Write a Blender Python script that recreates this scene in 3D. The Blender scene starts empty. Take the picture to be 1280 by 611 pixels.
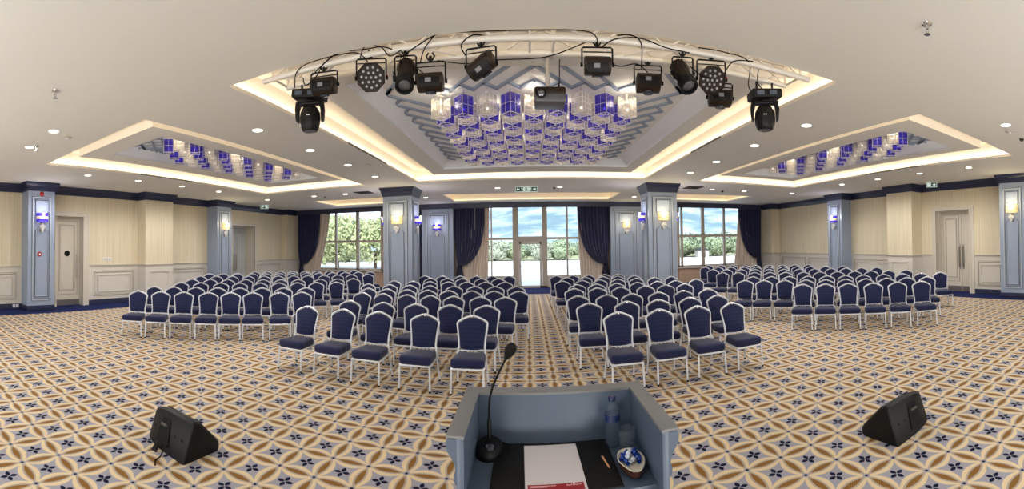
"""Ballroom set for a conference, seen from the lectern (real geometry, panoramic camera)."""
E_DOWN,E_COVE,E_STAGE_FILL,E_SKY,E_PEND,E_UP_FILL,EXPO=142,2.8,85,2.6,4.2,155,0.0
import bpy, bmesh, math, random
from math import sin, cos, pi, radians, hypot, atan2
from mathutils import Matrix, Vector
random.seed(7)
SC = bpy.context.scene
COL = SC.collection
CZ = 1.954          # camera height
ZC = 3.954          # ceiling height
XL, XR, YB, YG = -12.31, 12.68, 18.72, 19.1
YN = -5.0           # wall behind the stage side

# ------------------------------------------------------------------ mesh builder
class MB:
    def __init__(s): s.v=[]; s.f=[]; s.m=[]
    def quad(s, pts, m=0):
        b=len(s.v); s.v+= [tuple(p) for p in pts]; s.f.append(tuple(range(b,b+len(pts)))); s.m.append(m); return s
    def box(s, x0,x1,y0,y1,z0,z1, m=0, rot=None, at=None):
        b=len(s.v)
        P=[(x0,y0,z0),(x1,y0,z0),(x1,y1,z0),(x0,y1,z0),(x0,y0,z1),(x1,y0,z1),(x1,y1,z1),(x0,y1,z1)]
        if rot is not None: P=[tuple(rot@Vector(p)) for p in P]
        if at is not None: P=[(p[0]+at[0],p[1]+at[1],p[2]+at[2]) for p in P]
        s.v+=P
        for f in ((3,2,1,0),(4,5,6,7),(0,1,5,4),(1,2,6,5),(2,3,7,6),(3,0,4,7)):
            s.f.append(tuple(b+i for i in f)); s.m.append(m)
        return s
    def tube(s, pts, r, n=8, m=0, closed=False, caps=True):
        pts=[Vector(p) for p in pts]; k=len(pts)
        rs = r if isinstance(r,(list,tuple)) else [r]*k
        tan=[]
        for i in range(k):
            a=pts[i-1] if (i>0 or closed) else pts[i]; c=pts[(i+1)%k] if (i<k-1 or closed) else pts[i]
            t=(c-a); tan.append(t.normalized() if t.length>1e-9 else Vector((0,0,1)))
        t=tan[0]; up=Vector((0,0,1)) if abs(t.z)<.9 else Vector((1,0,0))
        nrm=(up-t*up.dot(t)).normalized(); base=len(s.v)
        for i in range(k):
            t=tan[i]; nrm=(nrm-t*nrm.dot(t)).normalized(); bn=t.cross(nrm)
            sc=1.0
            if 0<i<k-1 or closed:
                a=(pts[i]-pts[i-1]).normalized(); d=max(.35,abs(a.dot(t))); sc=1/ d if d>.8 else 1.15
            for j in range(n):
                an=2*pi*j/n; p=pts[i]+(nrm*cos(an)+bn*sin(an))*rs[i]*sc; s.v.append(tuple(p))
        for i in range(k if closed else k-1):
            a=base+i*n; c=base+((i+1)%k)*n
            for j in range(n):
                s.f.append((a+j,a+(j+1)%n,c+(j+1)%n,c+j)); s.m.append(m)
        if caps and not closed:
            s.f.append(tuple(base+j for j in range(n-1,-1,-1))); s.m.append(m)
            s.f.append(tuple(base+(k-1)*n+j for j in range(n))); s.m.append(m)
        return s
    def lathe(s, prof, n=20, m=0, at=(0,0,0), M=None):
        b=len(s.v); k=len(prof)
        for (r,z) in prof:
            for j in range(n):
                a=2*pi*j/n; p=Vector((r*cos(a),r*sin(a),z))
                if M is not None: p=M@p
                s.v.append((p.x+at[0],p.y+at[1],p.z+at[2]))
        for i in range(k-1):
            for j in range(n):
                s.f.append((b+i*n+j,b+i*n+(j+1)%n,b+(i+1)*n+(j+1)%n,b+(i+1)*n+j)); s.m.append(m)
        if prof[0][0]>1e-5: s.f.append(tuple(b+j for j in range(n-1,-1,-1))); s.m.append(m)
        if prof[-1][0]>1e-5: s.f.append(tuple(b+(k-1)*n+j for j in range(n))); s.m.append(m)
        return s
    def prism(s, poly, fn, d0, d1, m=0):
        """poly: list of 2D points, fn(u,v,d)->3D."""
        b=len(s.v); n=len(poly)
        s.v+=[tuple(fn(u,v,d0)) for u,v in poly]+[tuple(fn(u,v,d1)) for u,v in poly]
        s.f.append(tuple(b+i for i in range(n-1,-1,-1))); s.m.append(m)
        s.f.append(tuple(b+n+i for i in range(n))); s.m.append(m)
        for i in range(n):
            s.f.append((b+i,b+(i+1)%n,b+n+(i+1)%n,b+n+i)); s.m.append(m)
        return s
    def ball(s, c, r, m=0, nu=10, nv=7, sc=(1,1,1)):
        prof=[(r*sin(pi*i/nv),-r*cos(pi*i/nv)) for i in range(nv+1)]
        b=len(s.v); s.lathe(prof,nu,m)
        for i in range(b,len(s.v)):
            p=s.v[i]; s.v[i]=(p[0]*sc[0]+c[0],p[1]*sc[1]+c[1],p[2]*sc[2]+c[2])
        return s
    def xf(s, M, start=0):
        for i in range(start,len(s.v)): s.v[i]=tuple(M@Vector(s.v[i]))
        return s
    def mesh(s, name, mats, smooth=35, bevel=0, weld=False, seg=2, fixn=True):
        me=bpy.data.meshes.new(name); me.from_pydata(s.v,[],s.f)
        if not isinstance(mats,(list,tuple)): mats=[mats]
        for mm in mats: me.materials.append(mm)
        for p,mi in zip(me.polygons,s.m): p.material_index=mi
        if bevel or weld or fixn:
            bm=bmesh.new(); bm.from_mesh(me)
            if weld or smooth: bmesh.ops.remove_doubles(bm,verts=bm.verts,dist=1e-5)
            if fixn: bmesh.ops.recalc_face_normals(bm,faces=bm.faces)
            if bevel:
                ed=[e for e in bm.edges if len(e.link_faces)==2 and e.calc_face_angle(0)>radians(30)]
                bmesh.ops.bevel(bm,geom=ed,offset=bevel,segments=seg,profile=.5,affect='EDGES',clamp_overlap=True)
            bm.to_mesh(me); bm.free()
        if smooth:
            me.polygons.foreach_set('use_smooth',[True]*len(me.polygons)); me.set_sharp_from_angle(angle=radians(smooth))
        me.update(); return me
    def build(s, name, mats, parent=None, **kw):
        return link(name, s.mesh(name,mats,**kw), parent)

def link(name, data, parent=None, loc=None, rot=None):
    o=bpy.data.objects.new(name,data); COL.objects.link(o)
    if parent is not None: o.parent=parent
    if loc: o.location=loc
    if rot: o.rotation_euler=rot
    return o
def empty(name, loc=(0,0,0), rz=0):
    o=bpy.data.objects.new(name,None); COL.objects.link(o); o.location=loc; o.rotation_euler=(0,0,rz); o.empty_display_size=.1; return o
def tag(o, label=None, cat=None, group=None, kind=None):
    if label: o['label']=label
    if cat: o['category']=cat
    if group: o['group']=group
    if kind: o['kind']=kind
    return o
def struct(o, label=None, cat=None):
    return tag(o,label,cat,None,'structure')
def copy_tree(o, parent=None):
    c=o.copy(); COL.objects.link(c); c.parent=parent
    for ch in o.children: copy_tree(ch,c)
    return c
ORD=['zeroth','first','second','third','fourth','fifth','sixth','seventh','eighth','ninth','tenth','eleventh','twelfth','thirteenth']

# ------------------------------------------------------------------ materials
def newmat(name):
    m=bpy.data.materials.new(name); m.use_nodes=True; nt=m.node_tree; nt.nodes.clear()
    out=nt.nodes.new('ShaderNodeOutputMaterial'); return m,nt,out
def srgb(c):
    return tuple(((x/255)/12.92 if x/255<=.04045 else ((x/255+.055)/1.055)**2.4) for x in c)+(1,)
def pmat(name, rgb, rough=.5, metal=0, spec=.5, var=0.0, vscale=6, bump=0, bscale=60, emis=None, estr=0, coat=0, sheen=0):
    m,nt,out=newmat(name); b=nt.nodes.new('ShaderNodeBsdfPrincipled'); nt.links.new(b.outputs[0],out.inputs[0])
    c=srgb(rgb); b.inputs['Base Color'].default_value=c; b.inputs['Roughness'].default_value=rough; b.inputs['Metallic'].default_value=metal
    b.inputs['Specular IOR Level'].default_value=spec; b.inputs['Coat Weight'].default_value=coat
    if sheen: b.inputs['Sheen Weight'].default_value=sheen
    if emis: b.inputs['Emission Color'].default_value=srgb(emis); b.inputs['Emission Strength'].default_value=estr
    tc=nt.nodes.new('ShaderNodeTexCoord')
    if var:
        n=nt.nodes.new('ShaderNodeTexNoise'); n.inputs['Scale'].default_value=vscale; n.inputs['Detail'].default_value=4
        nt.links.new(tc.outputs['Object'],n.inputs['Vector'])
        mx=nt.nodes.new('ShaderNodeMix'); mx.data_type='RGBA'
        mx.inputs[6].default_value=tuple(x*(1-var) for x in c[:3])+(1,); mx.inputs[7].default_value=tuple(min(1,x*(1+var)) for x in c[:3])+(1,)
        nt.links.new(n.outputs['Fac'],mx.inputs[0]); nt.links.new(mx.outputs[2],b.inputs['Base Color'])
    if bump:
        n=nt.nodes.new('ShaderNodeTexNoise'); n.inputs['Scale'].default_value=bscale; n.inputs['Detail'].default_value=3
        nt.links.new(tc.outputs['Object'],n.inputs['Vector'])
        bp=nt.nodes.new('ShaderNodeBump'); bp.inputs['Strength'].default_value=bump; bp.inputs['Distance'].default_value=.01
        nt.links.new(n.outputs['Fac'],bp.inputs['Height']); nt.links.new(bp.outputs[0],b.inputs['Normal'])
    return m
def emat(name, rgb, s):
    m,nt,out=newmat(name); e=nt.nodes.new('ShaderNodeEmission'); e.inputs[0].default_value=srgb(rgb); e.inputs[1].default_value=s
    nt.links.new(e.outputs[0],out.inputs[0]); return m
def glassmat(name, tint, alpha, rough=.05, diff=(255,255,255), trans=0.0, emis=0):
    """thin pane: tinted transparency mixed with reflecting / diffusing surface"""
    m,nt,out=newmat(name); t=nt.nodes.new('ShaderNodeBsdfTransparent'); t.inputs[0].default_value=srgb(tint)
    p=nt.nodes.new('ShaderNodeBsdfPrincipled'); p.inputs['Base Color'].default_value=srgb(diff); p.inputs['Roughness'].default_value=rough
    p.inputs['Specular IOR Level'].default_value=1.0
    if emis: p.inputs['Emission Color'].default_value=srgb(diff); p.inputs['Emission Strength'].default_value=emis
    mx=nt.nodes.new('ShaderNodeMixShader'); mx.inputs[0].default_value=alpha
    nt.links.new(t.outputs[0],mx.inputs[1]); nt.links.new(p.outputs[0],mx.inputs[2]); nt.links.new(mx.outputs[0],out.inputs[0]); return m

M={}
M['ceil']=pmat('ceiling_paint',(225,223,217),.8,var=.03,vscale=.6)
M['cove']=pmat('cove_paint',(238,233,224),.8,var=.02)
M['recess']=pmat('recess_paint',(236,234,230),.7,var=.02)
M['recess2']=pmat('recess_slope_paint',(240,242,246),.6,var=.02)
M['lattice']=pmat('lattice_blue_grey',(146,158,176),.6,var=.08,vscale=20)
M['wains']=pmat('wainscot_paint',(206,200,190),.5,var=.03,vscale=3)
M['mold']=pmat('moulding_paint',(196,188,174),.45,var=.04,vscale=8)
M['navytrim']=pmat('navy_trim_paint',(38,42,70),.35,var=.1,vscale=5)
M['blue']=pmat('column_blue_paint',(146,158,178),.38,var=.05,vscale=3)
M['bluemold']=pmat('column_moulding_paint',(166,174,186),.3,var=.05,vscale=5)
M['door']=pmat('door_paint',(204,196,182),.42,var=.04,vscale=4)
M['doorw']=pmat('door_paint_light',(192,194,196),.4,var=.03)
M['frame']=pmat('window_frame_bronze',(178,168,154),.4,var=.05)
M['framew']=pmat('window_frame_light',(196,190,182),.4,var=.05)
M['chrome']=pmat('chrome',(215,215,215),.15,1.0,var=.03)
M['steel']=pmat('brushed_steel',(170,165,158),.35,1.0,var=.08,vscale=30)
M['alu']=pmat('truss_aluminium',(228,222,212),.4,.15,var=.06,vscale=12)
M['chair_alu']=pmat('chair_silver_frame',(214,216,222),.35,.25,var=.05,vscale=20)
M['black']=pmat('black_plastic',(10,10,12),.45,spec=.25,var=.2,vscale=20,bump=.1,bscale=200)
M['blackm']=pmat('black_metal_housing',(18,17,17),.45,.0,spec=.3,var=.2,vscale=14)
M['bronze']=pmat('fixture_bronze_black',(40,29,21),.45,.1,spec=.3,var=.2,vscale=14)
M['grille']=pmat('speaker_grille',(7,7,8),.6,spec=.2,var=.3,vscale=80,bump=.5,bscale=400)
M['rubber']=pmat('rubber',(9,9,9),.7,spec=.2,var=.1)
M['sticker']=pmat('grey_sticker',(128,128,132),.6,var=.05)
M['groove']=pmat('column_groove_shadow_paint',(84,94,112),.5,var=.05)  # painted shade beside column mouldings; also colours the fixture connector panels
M['groove2']=pmat('wainscot_groove_paint',(138,128,114),.5,var=.05)  # painted shade beside wainscot and door mouldings
M['lens']=pmat('lens_glass',(110,112,118),.08,.6,spec=1,var=.1)
M['led']=pmat('led_lens_white',(150,150,156),.2,0,spec=1)
M['tagw']=pmat('white_sticker',(225,225,225),.6,var=.05)
M['red']=pmat('red_plastic',(170,24,24),.4,var=.05)
M['bulb']=emat('bulb_glow',(255,240,222),5)
M['down']=emat('downlight_glow',(255,246,226),9)
M['led_strip']=emat('warm_led_strip',(255,220,170),3)
M['drape']=pmat('navy_velvet_drape',(30,32,72),.85,var=.25,vscale=3,sheen=.3)
M['sheer']=pmat('beige_curtain',(222,208,194),.85,var=.1,vscale=5)
M['paper']=pmat('white_paper',(198,190,190),.8,var=.01)
M['redp']=pmat('red_print',(140,24,34),.7,var=.04)
M['inkw']=pmat('pale_print',(232,196,196),.7)
M['leather']=pmat('black_leather_pad',(12,10,9),.5,spec=.25,var=.2,vscale=30,bump=.2,bscale=150)
M['wood']=pmat('pencil_wood',(208,150,112),.6,var=.06,vscale=40)
M['brown']=pmat('brown_ceramic',(60,34,24),.25,var=.1)
M['cream']=pmat('cream_glaze',(212,204,186),.25,var=.03)
M['candy']=pmat('blue_wrapper',(28,62,150),.25,.2,var=.3,vscale=30)
M['candyw']=pmat('white_wrapper',(210,215,225),.25,.1,var=.1,vscale=30)
M['lect']=pmat('lectern_blue_grey_paint',(66,78,94),.4,var=.07,vscale=7)
M['lecttop']=pmat('lectern_rim_paint',(106,106,106),.42,var=.05,vscale=6)
M['clear']=glassmat('clear_glass',(240,244,248),.07,.02,(150,158,165))
M['pane']=glassmat('window_glass',(250,252,252),.05,.02,(225,235,240))
M['bottle']=glassmat('bottle_plastic',(228,236,242),.12,.05,(130,142,155))
M['label']=pmat('blue_bottle_label',(14,30,72),.4,var=.15,vscale=60)
M['cap']=pmat('blue_bottle_cap',(14,24,66),.35,var=.1)
M['gclear']=glassmat('pendant_clear_glass',(253,251,247),.36,.3,(226,218,206),emis=.10)
M['gblue']=glassmat('pendant_blue_glass',(138,122,240),.5,.25,(68,54,176),emis=.10)
M['pframe']=pmat('pendant_silver_wire',(228,222,214),.4,.1,var=.05,vscale=40)
M['pframed']=pmat('pendant_dark_wire',(92,84,78),.4,.5,var=.05,vscale=40)
M['sclear']=glassmat('sconce_clear_shade',(255,246,225),.45,.2,(255,232,180),emis=.45)
M['sblue']=glassmat('sconce_purple_shade',(90,70,230),.7,.2,(64,44,200),emis=.5)
M['crystal']=glassmat('sconce_crystal',(240,240,240),.5,.05,(225,222,215),emis=.25)
M['score']=emat('sconce_glow',(255,236,200),7)
M['mirror']=pmat('mirror_strip',(200,200,205),.08,1.0,var=.03)
M['exitg']=pmat('exit_sign_green',(20,62,52),.4,var=.05,emis=(20,70,58),estr=.25)
M['exitw']=pmat('exit_sign_white',(215,228,222),.4,var=.02,emis=(215,235,225),estr=.5)
M['vent']=pmat('vent_dark',(48,44,42),.5,var=.1)
M['leaf']=pmat('tree_leaf',(158,172,136),.7,var=.35,vscale=1.2,spec=.2)
M['leaf2']=pmat('olive_leaf',(176,184,160),.7,var=.35,vscale=1.0,spec=.2)
M['leafy']=pmat('yellow_green_leaf',(182,190,140),.7,var=.35,vscale=1.0,spec=.2)
M['bark']=pmat('bark',(92,76,62),.9,var=.3,vscale=8)
M['terrace']=pmat('pale_terrace_paving',(222,216,206),.8,var=.04,vscale=1)
M['navycarpet']=pmat('navy_border_carpet',(34,42,86),.95,var=.15,vscale=3,bump=.3,bscale=300,spec=.1)
M['brick']=pmat('distant_wall',(188,160,138),.9,var=.1)

# chair fabric: navy weave with fine dots
def fabric(name, rgb, rgb2):
    m,nt,out=newmat(name); b=nt.nodes.new('ShaderNodeBsdfPrincipled'); nt.links.new(b.outputs[0],out.inputs[0])
    b.inputs['Roughness'].default_value=.8; b.inputs['Specular IOR Level'].default_value=.25; b.inputs['Sheen Weight'].default_value=.15
    tc=nt.nodes.new('ShaderNodeTexCoord'); v=nt.nodes.new('ShaderNodeTexVoronoi'); v.inputs['Scale'].default_value=75; v.inputs['Randomness'].default_value=.15
    nt.links.new(tc.outputs['Object'],v.inputs['Vector'])
    r=nt.nodes.new('ShaderNodeValToRGB'); r.color_ramp.elements[0].position=.22; r.color_ramp.elements[1].position=.38
    r.color_ramp.elements[0].color=srgb(rgb2); r.color_ramp.elements[1].color=srgb(rgb)
    nt.links.new(v.outputs['Distance'],r.inputs[0]); nt.links.new(r.outputs[0],b.inputs['Base Color'])
    bp=nt.nodes.new('ShaderNodeBump'); bp.inputs['Strength'].default_value=.2; bp.inputs['Distance'].default_value=.004
    nt.links.new(v.outputs['Distance'],bp.inputs['Height']); nt.links.new(bp.outputs[0],b.inputs['Normal'])
    return m
M['fabric']=fabric('navy_chair_fabric',(21,26,60),(42,49,94))

# wallpaper: beige with fine vertical stripes
def wallpaper():
    m,nt,out=newmat('beige_striped_wallpaper'); b=nt.nodes.new('ShaderNodeBsdfPrincipled'); nt.links.new(b.outputs[0],out.inputs[0]); b.inputs['Roughness'].default_value=.7
    tc=nt.nodes.new('ShaderNodeTexCoord'); mp=nt.nodes.new('ShaderNodeMapping'); mp.inputs['Scale'].default_value=(22,22,.35)
    n=nt.nodes.new('ShaderNodeTexNoise'); n.inputs['Scale'].default_value=1; n.inputs['Detail'].default_value=3
    nt.links.new(tc.outputs['Object'],mp.inputs[0]); nt.links.new(mp.outputs[0],n.inputs['Vector'])
    r=nt.nodes.new('ShaderNodeValToRGB'); r.color_ramp.elements[0].position=.35; r.color_ramp.elements[1].position=.65
    r.color_ramp.elements[0].color=srgb((206,194,164)); r.color_ramp.elements[1].color=srgb((220,208,182))
    nt.links.new(n.outputs['Fac'],r.inputs[0]); nt.links.new(r.outputs[0],b.inputs['Base Color']); return m
M['paper_wall']=wallpaper()

# patterned carpet ------------------------------------------------
def carpet():
    m,nt,out=newmat('patterned_carpet'); N=nt.nodes; L=nt.links
    b=N.new('ShaderNodeBsdfPrincipled'); L.new(b.outputs[0],out.inputs[0]); b.inputs['Roughness'].default_value=.95; b.inputs['Specular IOR Level'].default_value=.1
    def mt(op,a,c=None,d=None):
        n=N.new('ShaderNodeMath'); n.operation=op
        for i,x in enumerate((a,c,d)):
            if x is None: continue
            if isinstance(x,(int,float)): n.inputs[i].default_value=x
            else: L.new(x,n.inputs[i])
        return n.outputs[0]
    tc=N.new('ShaderNodeTexCoord'); sp=N.new('ShaderNodeSeparateXYZ'); L.new(tc.outputs['Object'],sp.inputs[0])
    u=mt('DIVIDE',mt('ADD',sp.outputs[0],1.766),.3525); v=mt('DIVIDE',mt('SUBTRACT',sp.outputs[1],3.752),.360)
    a=mt('SUBTRACT',mt('FRACT',u),.5); c=mt('SUBTRACT',mt('FRACT',v),.5)     # cell-centred
    A=mt('ABSOLUTE',a); C=mt('ABSOLUTE',c)
    ex=mt('SUBTRACT',.5,A); ey=mt('SUBTRACT',.5,C)                            # distance to lattice lines
    def ves(al,ac,Lh,w):   # inside when > 0
        q=mt('DIVIDE',al,Lh); return mt('SUBTRACT',mt('MULTIPLY',w,mt('SUBTRACT',1,mt('MULTIPLY',q,q))),ac)
    def both(Lh,w): return mt('MAXIMUM',ves(A,ey,Lh,w),ves(C,ex,Lh,w))
    def step(x,soft=.008): 
        n=N.new('ShaderNodeMapRange'); n.inputs[1].default_value=-soft; n.inputs[2].default_value=soft; L.new(x,n.inputs[0]); n.clamp=True; return n.outputs[0]
    def mix(f,c1,c2):
        n=N.new('ShaderNodeMix'); n.data_type='RGBA'; L.new(f,n.inputs[0])
        for i,x in ((6,c1),(7,c2)):
            if isinstance(x,tuple): n.inputs[i].default_value=x
            else: L.new(x,n.inputs[i])
        return n.outputs[2]
    cream=srgb((208,187,152)); grey=srgb((150,147,156)); grey2=srgb((164,150,136)); brown=srgb((146,106,54)); dk=srgb((88,60,30)); navy=srgb((19,21,46))
    col=mix(step(both(.52,.255)),grey,cream)
    col=mix(step(both(.46,.128)),col,grey2)
    # dotted brown leaf
    k=mt('MULTIPLY',mt('SINE',mt('MULTIPLY',u,110)),mt('SINE',mt('MULTIPLY',v,110)))
    br=mix(step(mt('SUBTRACT',k,.15),.1),brown,dk)
    col=mix(step(both(.345,.078)),col,br)
    # petals
    pa=mt('SUBTRACT',.034,mt('ABSOLUTE',C)); 
    def petal(s,t):
        q=mt('DIVIDE',mt('SUBTRACT',s,.112),.098); return mt('SUBTRACT',mt('MULTIPLY',.058,mt('SUBTRACT',1,mt('MULTIPLY',q,q))),t)
    col=mix(step(mt('MAXIMUM',petal(A,C),petal(C,A)),.006),col,navy)
    dist=mt('SQRT',mt('ADD',mt('MULTIPLY',ex,ex),mt('MULTIPLY',ey,ey)))
    col=mix(step(mt('SUBTRACT',.085,dist)),col,grey)
    col=mix(step(mt('SUBTRACT',.04,dist)),col,navy)
    n=N.new('ShaderNodeTexNoise'); n.inputs['Scale'].default_value=1.1; n.inputs['Detail'].default_value=5; L.new(tc.outputs['Object'],n.inputs['Vector'])
    n2=N.new('ShaderNodeTexNoise'); n2.inputs['Scale'].default_value=260; L.new(tc.outputs['Object'],n2.inputs['Vector'])
    mr=N.new('ShaderNodeMapRange'); mr.inputs[3].default_value=.86; mr.inputs[4].default_value=1.12; L.new(n.outputs['Fac'],mr.inputs[0])
    hs=N.new('ShaderNodeHueSaturation'); L.new(col,hs.inputs['Color']); L.new(mr.outputs[0],hs.inputs['Value'])
    L.new(hs.outputs[0],b.inputs['Base Color'])
    bp=N.new('ShaderNodeBump'); bp.inputs['Strength'].default_value=.25; bp.inputs['Distance'].default_value=.004; L.new(n2.outputs['Fac'],bp.inputs['Height']); L.new(bp.outputs[0],b.inputs['Normal'])
    return m
M['carpet']=carpet()

# ------------------------------------------------------------------ room shell
fl=MB(); fl.box(XL-.8,XR+.8,YN,YG+.1,-.1,0); fo=fl.build('floor',M['navycarpet'],smooth=0); struct(fo,'patterned ballroom floor with a navy carpet border','floor')
c=MB(); c.box(-11.2,11.72,YN,16.5,-.002,.004); c.build('patterned_carpet',M['carpet'],fo,smooth=0)

def grid_holes(X0,X1,Y0,Y1,holes,z,down=True):
    xs=sorted({X0,X1,*[h[0] for h in holes],*[h[1] for h in holes]}); ys=sorted({Y0,Y1,*[h[2] for h in holes],*[h[3] for h in holes]})
    mb=MB()
    for i in range(len(xs)-1):
        for j in range(len(ys)-1):
            cx=(xs[i]+xs[i+1])/2; cy=(ys[j]+ys[j+1])/2
            if any(h[0]<cx<h[1] and h[2]<cy<h[3] for h in holes): continue
            P=[(xs[i],ys[j],z),(xs[i],ys[j+1],z),(xs[i+1],ys[j+1],z),(xs[i+1],ys[j],z)]
            mb.quad(P)
    return mb
MAIN=(-3.368,3.597,3.73,12.19); SL=(-9.14,-5.12,3.73,12.19); SR=(5.39,9.37,3.73,12.19)
BC=(-3.25,3.6,15.3,17.9); BL=(-8.93,-5.0,15.3,17.7); BR=(5.2,9.37,15.3,17.7)
ce=grid_holes(XL-.1,XR+.1,YN,YG+.2,[MAIN,SL,SR,BC,BL,BR],ZC)
ceo=ce.build('ceiling',M['ceil'],smooth=0,fixn=False); struct(ceo,'beige plaster ceiling with lit recesses','ceiling')
# upper slab keeps daylight out
s=MB(); s.box(XL-.9,XR+.9,YN-.1,YG+.35,ZC+.62,ZC+.8); s.build('ceiling_slab',M['ceil'],ceo,smooth=0)

def rectloop(mb,r0,z0,r1,z1,m=0):
    """ring of four quads between rectangle r0 at z0 and r1 at z1"""
    def cs(r,z): return [(r[0],r[2],z),(r[1],r[2],z),(r[1],r[3],z),(r[0],r[3],z)]
    a=cs(r0,z0); b=cs(r1,z1)
    for i in range(4): mb.quad([a[i],a[(i+1)%4],b[(i+1)%4],b[i]],m)
def grow(r,d): return (r[0]-d,r[1]+d,r[2]-d,r[3]+d)
ti=[0]
def cove(op, panel=None, hole=None, zp=4.05, zt=4.36, zr=4.27, slope=.22, nm='recess', deep=.14):
    ti[0]+=1
    root=empty('trim_%d'%ti[0],(0,0,0)); struct(root,nm,'ceiling recess')
    mb=MB(); g=grow(op,deep)
    rectloop(mb,op,ZC,op,ZC+.055); rectloop(mb,op,ZC+.055,g,ZC+.055); rectloop(mb,g,ZC+.055,g,zt)
    if panel:
        rectloop(mb,g,zt,panel,zt); rectloop(mb,panel,zt,panel,zp)
    else: mb.quad([(g[0],g[2],zt),(g[1],g[2],zt),(g[1],g[3],zt),(g[0],g[3],zt)])
    mb.build('cove',M['cove'],root,smooth=0,fixn=False)
    st=MB(); w=.05; q=grow(op,deep-.03); z=ZC+.06
    for (x0,x1,y0,y1) in ((q[0],q[1],q[2],q[2]+w),(q[0],q[1],q[3]-w,q[3]),(q[0],q[0]+w,q[2],q[3]),(q[1]-w,q[1],q[2],q[3])): st.box(x0,x1,y0,y1,z,z+.02)
    st.build('led_strip',M['led_strip'],root,smooth=0)
    if panel:
        p=MB(); rectloop(p,panel,zp,hole,zp); p.build('panel',M['ceil'],root,smooth=0,fixn=False)
        h2=(hole[0]+slope,hole[1]-slope,hole[2]+slope,hole[3]-slope)
        p=MB(); rectloop(p,hole,zp,hole,zp+.05); rectloop(p,hole,zp+.05,h2,zr); p.build('sloped_border',M['recess2'],root,smooth=0,fixn=False)
        p=MB(); p.quad([(h2[0],h2[2],zr),(h2[1],h2[2],zr),(h2[1],h2[3],zr),(h2[0],h2[3],zr)]); p.build('recess_top',M['recess'],root,smooth=0)
    return root
cm=cove(MAIN,(-2.69,3.0,4.35,11.55),(-2.24,2.68,4.72,10.8),nm='large central ceiling recess with warm cove light')
cl=cove(SL,(-8.58,-5.72,4.35,11.6),(-8.0,-6.15,4.9,10.95),zp=4.1,zr=4.33,nm='ceiling recess on the porthole-door side with warm cove light',slope=.1)
cr=cove(SR,(5.95,8.83,4.35,11.6),(6.5,8.44,4.9,11.1),zp=4.1,zr=4.33,nm='ceiling recess on the double-handled door side with warm cove light',slope=.1)
cove(BC,nm='shallow lit ceiling recess before the central windows',zt=4.25)
cove(BL,nm='shallow lit ceiling recess before the tree-filled window',zt=4.25)
cove(BR,nm='shallow lit ceiling recess before the hill-view window',zt=4.25)
# linear air grilles on the recess lips
for (x,y0,y1,lab) in ((-3.355,7.1,9.3,'thin linear air grille on the central recess lip, porthole-door side'),(3.584,6.9,8.4,'thin linear air grille on the central recess lip, steel-handled door side'),
                (-9.127,6.4,8.6,'thin linear air grille in the recess nearest the porthole door'),(9.357,6.4,8.6,'thin linear air grille in the recess nearest the steel-handled door')):
    v=MB(); sx=.012 if x<0 or x>5 else .012
    v.box(x-.01,x+.01,y0,y1,ZC-.002,ZC+.05)
    r=v.build('air_grille',M['ceil'],smooth=0)
    g=MB()
    for k in range(3): g.box(x-.016,x+.016,y0+.02,y1-.02,ZC+.006+k*.014,ZC+.011+k*.014)
    g.build('slot',M['vent'],r,smooth=0); tag(r,lab,'air vent','linear air grilles')
# ------------------------------------------------------------------ walls
DADO=1.36
def wall_side(name, X, sgn, openings, label):
    """sgn=+1: room lies on the +x side of X (left wall). openings: (y0,y1,ztop,depth)"""
    up=MB(); lo=MB()
    ys=[YN]+[v for o in openings for v in (o[0],o[1])]+[YG+.1]
    for i in range(0,len(ys),2):
        a,b=ys[i],ys[i+1]
        up.quad([(X,a,DADO),(X,b,DADO),(X,b,ZC),(X,a,ZC)]); lo.quad([(X,a,0),(X,b,0),(X,b,DADO),(X,a,DADO)])
    rev=MB()
    for (a,b,z,d) in openings:
        up.quad([(X,a,z),(X,b,z),(X,b,ZC),(X,a,ZC)]); xd=X-sgn*d
        rev.quad([(X,a,0),(xd,a,0),(xd,a,z),(X,a,z)]); rev.quad([(X,b,0),(xd,b,0),(xd,b,z),(X,b,z)]); rev.quad([(X,a,z),(xd,a,z),(xd,b,z),(X,b,z)])
        rev.quad([(xd-sgn*.08,a-.3,0),(xd-sgn*.08,b+.3,0),(xd-sgn*.08,b+.3,z+.3),(xd-sgn*.08,a-.3,z+.3)])
    w=up.build(name,M['paper_wall'],smooth=0,fixn=False); struct(w,label,'wall')
    lo.build('wainscot',M['wains'],w,smooth=0,fixn=False)
    if openings: rev.build('door_reveal',M['door'],w,smooth=0,fixn=False)
    return w
D1=(5.42,6.40,2.99,.25); D2=(13.86,15.5,2.98,.62); D3=(6.755,8.14,2.95,.35)
WL=wall_side('wall_left',XL,1,[D1,D2],'striped beige wallpapered wall with porthole door and grey wainscot')
WR=wall_side('wall_right',XR,-1,[D3],'striped beige wallpapered wall with steel-handled double door')
wn=MB(); wn.box(XL-.1,XR+.1,YN-.1,YN,0,ZC); struct(wn.build('wall_front',M['paper_wall'],smooth=0),'plain wall behind the stage','wall')

# back wall with three glazed openings; blue pilasters stand before it
W1=(-11.0,-7.12,.80,3.85); W2=(-3.05,3.6,0,3.85); W3=(7.32,11.35,.76,3.85)
wb=MB()
xs=[XL-.1,W1[0],W1[1],W2[0],W2[1],W3[0],W3[1],XR+.1]
for i in (0,2,4,6): wb.box(xs[i],xs[i+1],YG-.02,YG+.25,0,ZC)
for w in (W1,W2,W3):
    wb.box(w[0],w[1],YG-.02,YG+.25,w[3],ZC)
    if w[2]: wb.box(w[0],w[1],YG-.12,YG+.25,0,w[2]-.05)
wbo=wb.build('wall_back',M['brick'],smooth=0); struct(wbo,'window wall at the far end of the hall','wall')

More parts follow.
